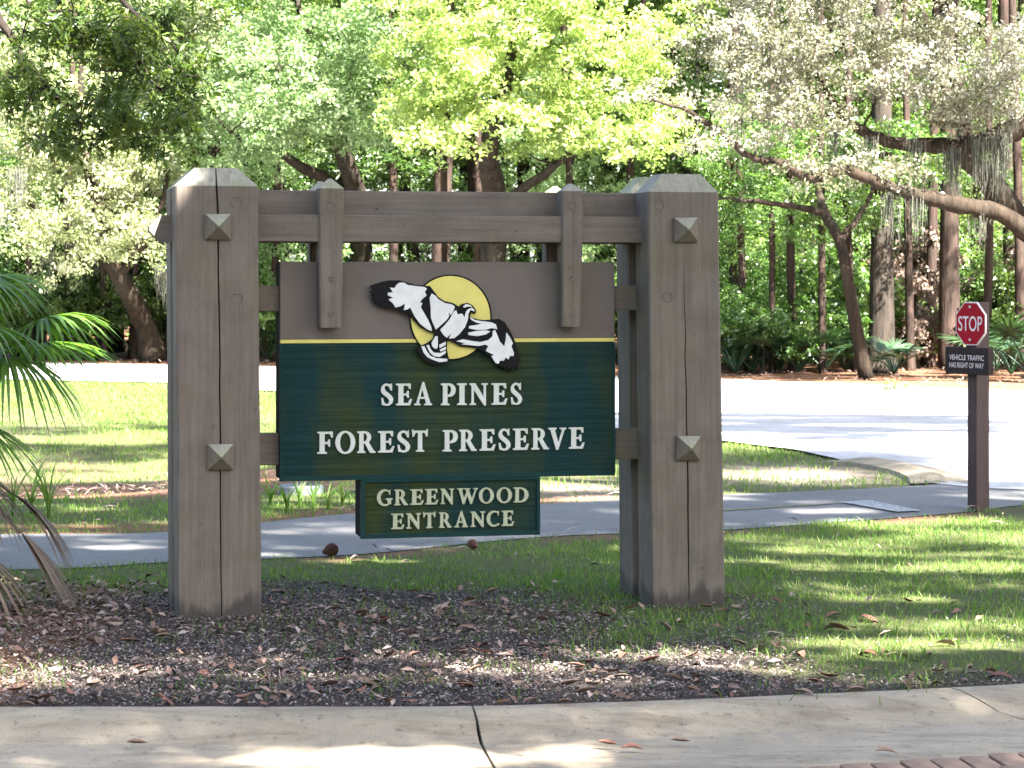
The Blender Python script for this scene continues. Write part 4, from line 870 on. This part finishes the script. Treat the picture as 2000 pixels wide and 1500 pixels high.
def sunny(P, rg):
    """drop the leaves whose shade would fall into the gaps of the canopy"""
    t = P[:, 2] / SUN.z; gx = P[:, 0] - SUN.x * t; gy = P[:, 1] - SUN.y * t
    b = np.zeros(len(P))
    for x, y, rx, ry, s in BRIGHT: b = np.maximum(b, s * np.exp(-(((gx - x) / rx) ** 2 + ((gy - y) / ry) ** 2) ** 1.5))
    n = fbm(gx * .45, gy * 1.7, 1.3, 41); far = sstep(gy, 16.6, 17.6)
    gap = far * np.where((gx > .6) & (gy > 22), sstep(fbm(gx * .4, gy * 2.5, .8, 3), .54, .60), np.maximum(sstep(n + .10 * sstep(gy, 20, 22.5) - .05, .48, .54), sstep(gy, 23, 26)))
    nr = (1 - far) * sstep(gx, 1.0, 1.5) * sstep(gy, 9.2, 9.5) * sstep(fbm(gx, gy * 2.2, .9, 91), .50, .57)
    ns = (1 - far) * sstep(gy, 12.0, 12.6) * sstep(fbm(gx, gy * 3.0, .7, 17), .53, .60)
    gap = gap * (1 - .75 * (gx < -.8) * sstep(gy, 16, 16.8) * (1 - sstep(gy, 19.5, 21)))
    nb = .8 * sstep(gy, 8.2, 8.6) * (1 - sstep(gy, 9.5, 9.9)) * sstep(fbm(gx * .5, gy * 2, .6, 5), .49, .58)
    bright = np.maximum(np.maximum(np.maximum(b * 1.3, nb), gap), np.maximum(ns, nr * .9))
    tt = np.clip(((gx - 3.05) * -.72 + (gy - 15.3) * 1.0) / (.72 ** 2 + 1), 0, 1); d2 = (gx - 3.05 + .72 * tt) ** 2 + (gy - 15.3 - tt) ** 2
    bright = bright * (1 - np.exp(-d2 / .3 ** 2))
    return rg.random(len(P)) > bright
def ground_to_canopy(gx, gy, h): t = h / SUN.z; return np.stack([gx + SUN.x * t, gy + SUN.y * t, h], 1)
def canopy(seed, x0, x1, y0, y1, h0, h1, k):
    rg = np.random.default_rng(seed); return ground_to_canopy(rg.uniform(x0, x1, k), rg.uniform(y0, y1, k), rg.uniform(h0, h1, k))
cl = np.concatenate([canopy(81, -4.4, 4.6, 6.4, 13.3, 7.6, 10.2, 340), canopy(86, -3.1, 1.2, 10.1, 12.7, 7.6, 9.6, 160)])
make_tree('shade_oak', 'big dark live oak beside the brick road whose canopy shades the sign', 'tree', (9, -.4, -.12), [(9, -.4, -.2), (8.9, -.3, 1.5), (8.6, 0, 4), (7.8, .8, 6.2), (6.6, 1.8, 8), (4.6, 3, 9)], [.5, .42, .38, .3, .22, .08], cl, .75, 520, .11, M_lf_dark, M_bark, 82, keep=sunny, flat=.5, aspect=.55, auto=.3, sub=0)
cl = np.concatenate([canopy(83, -8, 3.8, 13.0, 27, 13.5, 17, 270), canopy(87, -4, 4.2, 13.0, 17, 13, 16, 130), canopy(89, 2.1, 3.3, 15.2, 16.6, 13, 15, 22), canopy(88, .8, 4.8, 23.2, 26.2, 13, 15, 120)])
make_tree('shade_oak', 'tall oak standing beside the side road, shading the lawn', 'tree', (10.5, 8.2, 0), [(10.5, 8.2, -.05), (10.4, 8.1, 2), (10.2, 8, 6), (9.6, 7.6, 10), (8.8, 7.2, 13), (8, 7, 15.5)], [.5, .42, .36, .3, .22, .06], cl, .8, 420, .13, M_lf_dark, M_bark, 84, keep=sunny, flat=.5, aspect=.55, auto=.3, sub=0)
# hanging oak branch at the upper left
cl = np.concatenate([pxc([(120, 60, 150, 75), (250, 110, 110, 75), (360, 150, 45, 90), (60, 190, 80, 70), (210, 215, 120, 60), (300, 40, 90, 55), (350, 235, 45, 60), (120, 270, 70, 40), (260, 280, 60, 40), (385, 170, 22, 50)], 14, .5, 200, rng, .1)])
lim = [([(-6.3, 14.6, 3.6), (-4.6, 14.2, 3.7), px(40, -40, 14), px(130, 20, 14), px(230, 90, 14), px(310, 170, 14)], [.11, .08, .05, .03, .02, .008]), ([px(-60, -60, 14), px(120, -20, 14), px(260, 20, 14), px(360, 110, 14)], [.04, .03, .018, .006]), ([px(-40, -30, 14), px(30, 90, 14), px(110, 190, 14), px(160, 260, 14)], [.03, .02, .012, .005])]
make_tree('oak_tree', 'dark green oak whose leafy branch hangs over the lawn above the palm', 'tree', (-6.6, 14.8, 0), [(-6.6, 14.8, -.05), (-6.6, 14.8, 1.5), (-6.5, 14.7, 3), (-6.2, 14.6, 4.4), (-6, 14.5, 6)], [.3, .25, .22, .17, .08], cl, .13, 50, .058, M_lf_branch, M_bark, 85, limbs=lim, flat=.9, aspect=.3, zb=.2, droop=.6, sub=4)

# ---------------------------------------------------------------- palm at the left
pb = (-2.82, 11.15, 0); palm = empty('cabbage_palm', pb); tag(palm, 'young cabbage palm with drooping green fans and a skirt of dead brown fronds', 'palm')
rgp = np.random.default_rng(91); B = Vector(pb)
v, f = tube([(0, 0, -.05), (0, .02, .3), (.02, 0, .62), (.0, 0, .9)], [.16, .15, .13, .09], 14, rgp, .25); mb = MB(); mb.add(v, f); mb.build('trunk', M_bark, palm, False)
def L_(u, v, Z): return px(u, v, Z) - B
top = Vector((0, 0, .85))
frond(palm, top, L_(75, 672, 10.9), .44, M_frond, rgp, 40, 3.6, .62, tip_dir=(1, -.12, .12), width=.014)
frond(palm, top, L_(10, 700, 10.7), .5, M_frond, rgp, 40, 3.8, 1.25, tip_dir=(.8, -.5, .05), width=.014)
frond(palm, top, L_(-30, 545, 11.1), .42, M_frond, rgp, 42, 3.8, .75, tip_dir=(1, .05, .25), width=.014)
frond(palm, top, L_(-60, 560, 10.8), .5, M_frond, rgp, 40, 3.8, .95, tip_dir=(.9, -.5, .3), width=.014)
frond(palm, top, L_(-60, 830, 10.6), .42, M_frond, rgp, 36, 3.6, .9, tip_dir=(.9, -.5, -.1), width=.013)
for k in range(8):
    a = 1.6 + k * .62; e = rgp.uniform(.3, 1.1); d = Vector((math.cos(a) * math.cos(e), math.sin(a) * math.cos(e), math.sin(e)))
    frond(palm, top, top + d * rgp.uniform(.6, .9), .5, M_frond, rgp, 34, 3.8, .9, width=.013)
for (u, v, Zd, td, dr) in ((25, 965, 10.9, (1, 0, -.55), 1.0), (40, 1040, 10.7, (.8, -.1, -.8), .5), (-60, 1080, 10.5, (.9, -.4, -.4), .9), (-60, 930, 10.8, (.9, -.3, -.3), 1.1), (-110, 1110, 10.6, (.9, -.3, -.1), .6)):
    frond(palm, (0, 0, .6), L_(u, v, Zd), .36, M_deadf, rgp, 30, .7 if u > 0 else 2.2, dr, tip_dir=td, name='dead_frond', width=.010)

# ---------------------------------------------------------------- grass, litter, fallen leaves
def blades(name, X, Y, h, wd, rg, m, lean=.5, z=None):
    n = len(X); z0 = gz(X, Y) if z is None else z; h = h * rg.uniform(.5, 1.35, n); a = rg.uniform(0, 6.283, n); wd = wd * rg.uniform(.6, 1.3, n)
    dx, dy = np.cos(a), np.sin(a); b = rg.uniform(0, 6.283, n); l = np.abs(rg.normal(size=n)) * lean
    V = np.empty((n, 5, 3))
    base = np.stack([X, Y, z0 - .012], 1); sd = np.stack([dx, dy, 0 * dx], 1) * wd[:, None]
    ln = np.stack([np.cos(b) * l * h, np.sin(b) * l * h, 0 * h], 1); up = np.stack([0 * h, 0 * h, h], 1)
    V[:, 0] = base - sd; V[:, 1] = base + sd; V[:, 2] = base + up * .55 + ln * .35 + sd * .8; V[:, 3] = base + up * .55 + ln * .35 - sd * .8; V[:, 4] = base + up + ln
    i = np.arange(n) * 5
    Q = np.concatenate([np.stack([i, i + 1, i + 2], 1), np.stack([i, i + 2, i + 3], 1), np.stack([i + 3, i + 2, i + 4], 1)]); r = np.tile(rg.random(n), 3)
    return fast_mesh(name, V.reshape(-1, 3), Q, r)
def grass_pts(n, x0, x1, y0, y1, rg, near=True, pw=1.3):
    X = rg.uniform(x0, x1, n); Y = rg.uniform(y0, y1, n)
    g, s_, sa = zones(X, Y); cl_ = .35 + .65 * sstep(fbm(X, Y, .3, 13), .35, .6)
    k = (rg.random(n) < (g ** pw) * cl_ * (1 - .7 * s_)) & ~path_mask(X, Y, -.05 * rg.random(n)) & ~road_mask(X, Y, .05) & (Y > kerb_y(X) + .03)
    return X[k], Y[k]
rg = np.random.default_rng(101)
X, Y = grass_pts(120000, -3.2, 4.0, 8.3, 15.8, rg)
tag(link('grass', blades('grass', X, Y, .042, .0024, rg, None, .6), M_grass), 'short green lawn grass round the sign and along the path', 'grass', kind='stuff')
X2 = rg.uniform(-2.6, 1.6, 8000); Y2 = rg.uniform(8.35, 11.6, 8000); k = rg.random(8000) < .1 + .9 * sstep(fbm(X2, Y2, .35, 71), .52, .62); X2, Y2 = X2[k], Y2[k]
kk = ~((np.abs(Y2 - 10.5) < .5) & (np.abs(X2) > 9))
tag(link('weed_grass', blades('weed_grass', X2, Y2, .05, .0022, rg, None, .8), M_grass), 'sparse weedy grass tufts in the dark mulch', 'grass', kind='stuff')
X, Y = grass_pts(150000, -9.5, 3.2, 14.0, 36, rg, False)
tag(link('lawn_grass', blades('lawn_grass', X, Y, .045, .0045, rg, None, .6), M_grass), 'lawn grass in the shallow swale between path and road', 'grass', kind='stuff')
def litter(name, n, x0, x1, y0, y1, size, m, dens, rg, asp=.45, tilt=2.2, lift=.012):
    X = rg.uniform(x0, x1, n); Y = rg.uniform(y0, y1, n); k = (rg.random(n) < dens(X, Y)) & (Y > kerb_y(X) - .045 * fbm(X, Y, .12, 8) + .01)
    X, Y = X[k], Y[k]; bz_ = gz(X, Y) + np.where((Y < 12.5), (fbm(X, Y, .25, 3) - .5) * .035, 0)
    P = np.stack([X, Y, bz_ + lift * rg.random(len(X)) + .004], 1)
    return leaves_mesh(name, P, size, rg, asp, tilt)
nog = lambda X, Y: np.clip(1 - zones(X, Y)[0] * 1.1, .04, 1) * (~path_mask(X, Y, -.05)) * (~road_mask(X, Y))
pile = lambda X, Y: np.clip(.22 * nog(X, Y) + 1.0 * sstep(-X + (fbm(X, Y, .5) - .5), 1.55, 2.1) * sstep(Y, 9.6, 10.1) * (1 - sstep(Y, 11.4, 11.9)), 0, 1)
tag(link('mulch_chips', litter('mulch_chips', 110000, -3, 3, 8.3, 12.2, .0135, M_chip, nog, rg, .6, 1.6), M_chip), 'dark bark mulch and bits scattered over the bed', 'mulch', kind='stuff')
tag(link('needle_litter', litter('needle_litter', 9000, -3, 3, 8.3, 12.6, .085, M_lit, lambda X, Y: .75 * nog(X, Y) * sstep(fbm(X, Y, .45, 33), .35, .6), rg, .035, 2.6, .03), M_lit), 'thin dry needles and twigs strewn over the bed', 'needles', kind='stuff')
tag(link('leaf_litter', litter('leaf_litter', 13000, -3.2, 3, 8.3, 12.6, .05, M_lit, pile, rg, .42, 1.8, .03), M_lit), 'brown dry leaf litter lying in the bed and under the palm', 'leaf litter', kind='stuff')
def strawd(X, Y): g, s_, sa = zones(X, Y); return np.clip(s_ * .9 + .05, 0, 1) * (~path_mask(X, Y)) * (~road_mask(X, Y))
tag(link('pine_straw', litter('pine_straw', 26000, -9, 8, 12.5, 44, .12, M_lit, strawd, rg, .09, 2.5, .03), M_lit), 'reddish pine straw and dead leaves along path and wood edge', 'pine straw', kind='stuff')
# single fallen leaves one can pick out
def fallen_proto(L, wd, curl, bend):
    n = 7; V, Fc = [], []
    for i in range(n + 1):
        t = i / n; x = (t - .5) * L; hw = wd * math.sin(math.pi * min(1, t * .94 + .04)) ** .8; z = bend * (2 * t - 1) ** 2
        for k in (-1, 0, 1): V.append((x, k * hw, z + curl * abs(k) * hw / wd + .003))
    for i in range(n):
        for k in range(2): q = i * 3 + k; Fc.append((q, q + 3, q + 4, q + 1))
    return pydata('fallen_leaf', V, Fc, True)
FL = []
for i, a in enumerate(((.075, .013, .008, .012), (.09, .017, .012, -.006), (.065, .016, .005, .018), (.08, .012, .014, .004))):
    for m in M_fallen: me = fallen_proto(*a); me.materials.append(m); FL.append(me)
n_f = 0
while n_f < 170:
    x, y = rg.uniform(-2.0, 2.2), 8.35 + 3.1 * rg.random() ** 1.6
    if y < kerb_y(x) + .05 or rg.random() > (.25 + .75 * float(nog(np.array([x]), np.array([y]))[0])): continue
    z = (float(fbm(np.array([x]), np.array([y]), .25, 3)[0]) - .5) * .035
    o = link('fallen_leaf', FL[rg.integers(len(FL))], None, None, (x, y, z + .010), (rg.normal() * .25, rg.normal() * .2, rg.uniform(0, 6.28))); s = rg.uniform(.7, 1.15); o.scale = (s, s, s)
    tag(o, 'curled dry brown oak leaf lying on the bed or grass before the sign', 'leaf', 'dry leaves on the bed'); n_f += 1
for k in range(30):
    x = rg.uniform(-2.0, 2.1); o = link('fallen_leaf', FL[rg.integers(len(FL))], None, None, (x, float(kerb_y(x)) - rg.uniform(-.03, .035), .012), (rg.normal() * .2, rg.normal() * .15, rg.uniform(0, 6.28))); s = rg.uniform(.55, .95); o.scale = (s, s, s)
    tag(o, 'dry leaf lying half over the back edge of the kerb', 'leaf', 'dry leaves along the kerb edge')
for u, v, zk, lab in ((1186, 1461, -.072, 'curled brown leaf lying on the kerb, the one nearest the kerb joint'), (1235, 1468, -.075, 'small tan leaf on the kerb between two brown ones'), (1329, 1456, -.072, 'domed reddish leaf on the kerb, farthest of three from the joint'), (267, 1460, -.065, 'round reddish leaf alone on the kerb below the palm side'), (1732, 1475, -.082, 'pale leaf at the gutter edge by the brick pavers')):
    x, y = gp(u, v, zk); o = link('fallen_leaf', FL[rg.integers(len(FL))], None, None, (x, y, zk + .012), (.25, .1, rg.uniform(-.4, .4))); o.scale = (.85,) * 3; tag(o, lab, 'leaf')
# pine cones
def pine_cone(u, v, label, s=1.0, seed=1):
    rg_ = np.random.default_rng(seed); x, y = gp(u, v); root = empty('pine_cone', (x, y, .0)); tag(root, label, 'pine cone')
    V, Fc = [], []
    for k in range(70):
        t = k / 70; a = k * 2.39996; zz_ = .01 + .075 * t; r_ = .036 * math.sin(math.pi * (.12 + .85 * t)) ** .7; d = Vector((math.cos(a), math.sin(a), .25)); sd = Vector((-math.sin(a), math.cos(a), 0)); c = Vector((0, 0, zz_)); o = len(V)
        V += [c + d * r_ * .3 - sd * .004, c + d * r_ * .3 + sd * .004, c + d * r_ + sd * .010 + Vector((0, 0, .004)), c + d * r_ * 1.12, c + d * r_ - sd * .010 + Vector((0, 0, .004)), c + d * r_ * .9 - Vector((0, 0, .006))]
        Fc += [(o, o + 1, o + 2, o + 3), (o, o + 3, o + 4), (o + 1, o + 5, o + 2), (o + 5, o + 3, o + 2), (o + 5, o + 4, o + 3), (o, o + 4, o + 5)]
    link('scales', pydata('scales', V, Fc), M_cone, root); v_, f_ = tube([(0, 0, .0), (0, 0, .04), (0, 0, .085)], [.012, .016, .004], 8); mb_ = MB(); mb_.add(v_, f_); mb_.build('core', M_cone, root)
    root.scale = (s, s, s); root.rotation_euler = (R(78), 0, seed * 1.9); root.location.z = .03 * s
M_cone = simple('pine_cone_brown', (.075, .034, .022), .7, .4, 60)
pine_cone(630, 1089, 'brown pine cone standing in the grass edge, nearer the palm', 1.0, 1)
pine_cone(931, 1075, 'flat brown pine cone at the path edge under the hanging panel', .75, 2)
# lily-like stems and a round cover beyond the path
def stems(u, v, label, n=9, h=.28, seed=1, group=None):
    rg_ = np.random.default_rng(seed); x, y = gp(u, v); root = empty('strappy_plant', (x, y, float(gz(x, y)))); tag(root, label, 'plant', group); 
    for k in range(n):
        a = rg_.uniform(0, 6.28); l = rg_.uniform(.25, .6); hh = h * rg_.uniform(.6, 1.2); V, Q = [], []
        for i in range(6):
            t = i / 5; wv = .009 * (1 - t) ** .6 + .001; c = Vector((math.cos(a) * l * hh * t * t, math.sin(a) * l * hh * t * t, hh * t * (1 - .2 * t))); sd = Vector((-math.sin(a + .8), math.cos(a + .8), 0)) * wv
            V += [c - sd, c + sd]
        for i in range(5): Q.append((2 * i, 2 * i + 1, 2 * i + 3, 2 * i + 2))
        link('leaf', fast_mesh('leaf', np.array([tuple(q) for q in V]), np.array(Q), rg_.random(5)), M_grass, root)
for i, (u, v) in enumerate(((528, 985), (585, 992), (612, 990), (640, 995), (668, 990), (560, 1000))): stems(u, v, 'strappy green plant beyond the path, seen under the main panel', 8, .25, 110 + i, 'strappy plants beyond the path')
for i, (u, v) in enumerate(((60, 1000), (95, 1010), (25, 1005))): stems(u, v, 'tall pale grass clump beside the palm at the path edge', 11, .42, 120 + i, 'tall grass clumps by the palm')
cx_, cy_ = gp(588, 962); V, Fc = [], []; n = 28
for rr, zz_ in ((.16, -.05), (.16, .05), (.15, .062), (.132, .062), (.128, .05), (.001, .056)):
    for k in range(n): V.append((rr * math.cos(6.2832 * k / n), rr * math.sin(6.2832 * k / n), zz_))
for i in range(5):
    for k in range(n): Fc.append((i * n + k, i * n + (k + 1) % n, (i + 1) * n + (k + 1) % n, (i + 1) * n + k))
cov = empty('utility_cover', (cx_, cy_, float(gz(cx_, cy_)))); tag(cov, 'round pale grey utility cover behind the strappy plants', 'cover')
link('rim', pydata('rim', V, Fc, False), simple('cover_pale_plastic', (.085, .095, .105), .6), cov)
# fallen twig with yellowing leaves on the side road
tx, ty = gp(1728, 766); tw_ = empty('fallen_twig', (tx, ty, .02)); tag(tw_, 'fallen twig with yellowish leaves lying on the sunlit side road', 'twig')
v, f = tube([(-.28, 0, .01), (-.1, .02, .03), (.1, -.02, .03), (.26, .02, .05)], [.008, .007, .006, .003], 6); mb = MB(); mb.add(v, f); mb.build('stem', M_bark, tw_)
P = np.stack([rg.uniform(-.02, .3, 60), rg.normal(size=60) * .06, rg.uniform(.02, .1, 60)], 1); link('foliage', leaves_mesh('foliage', P, .08, rg), M_lf_yel, tw_)
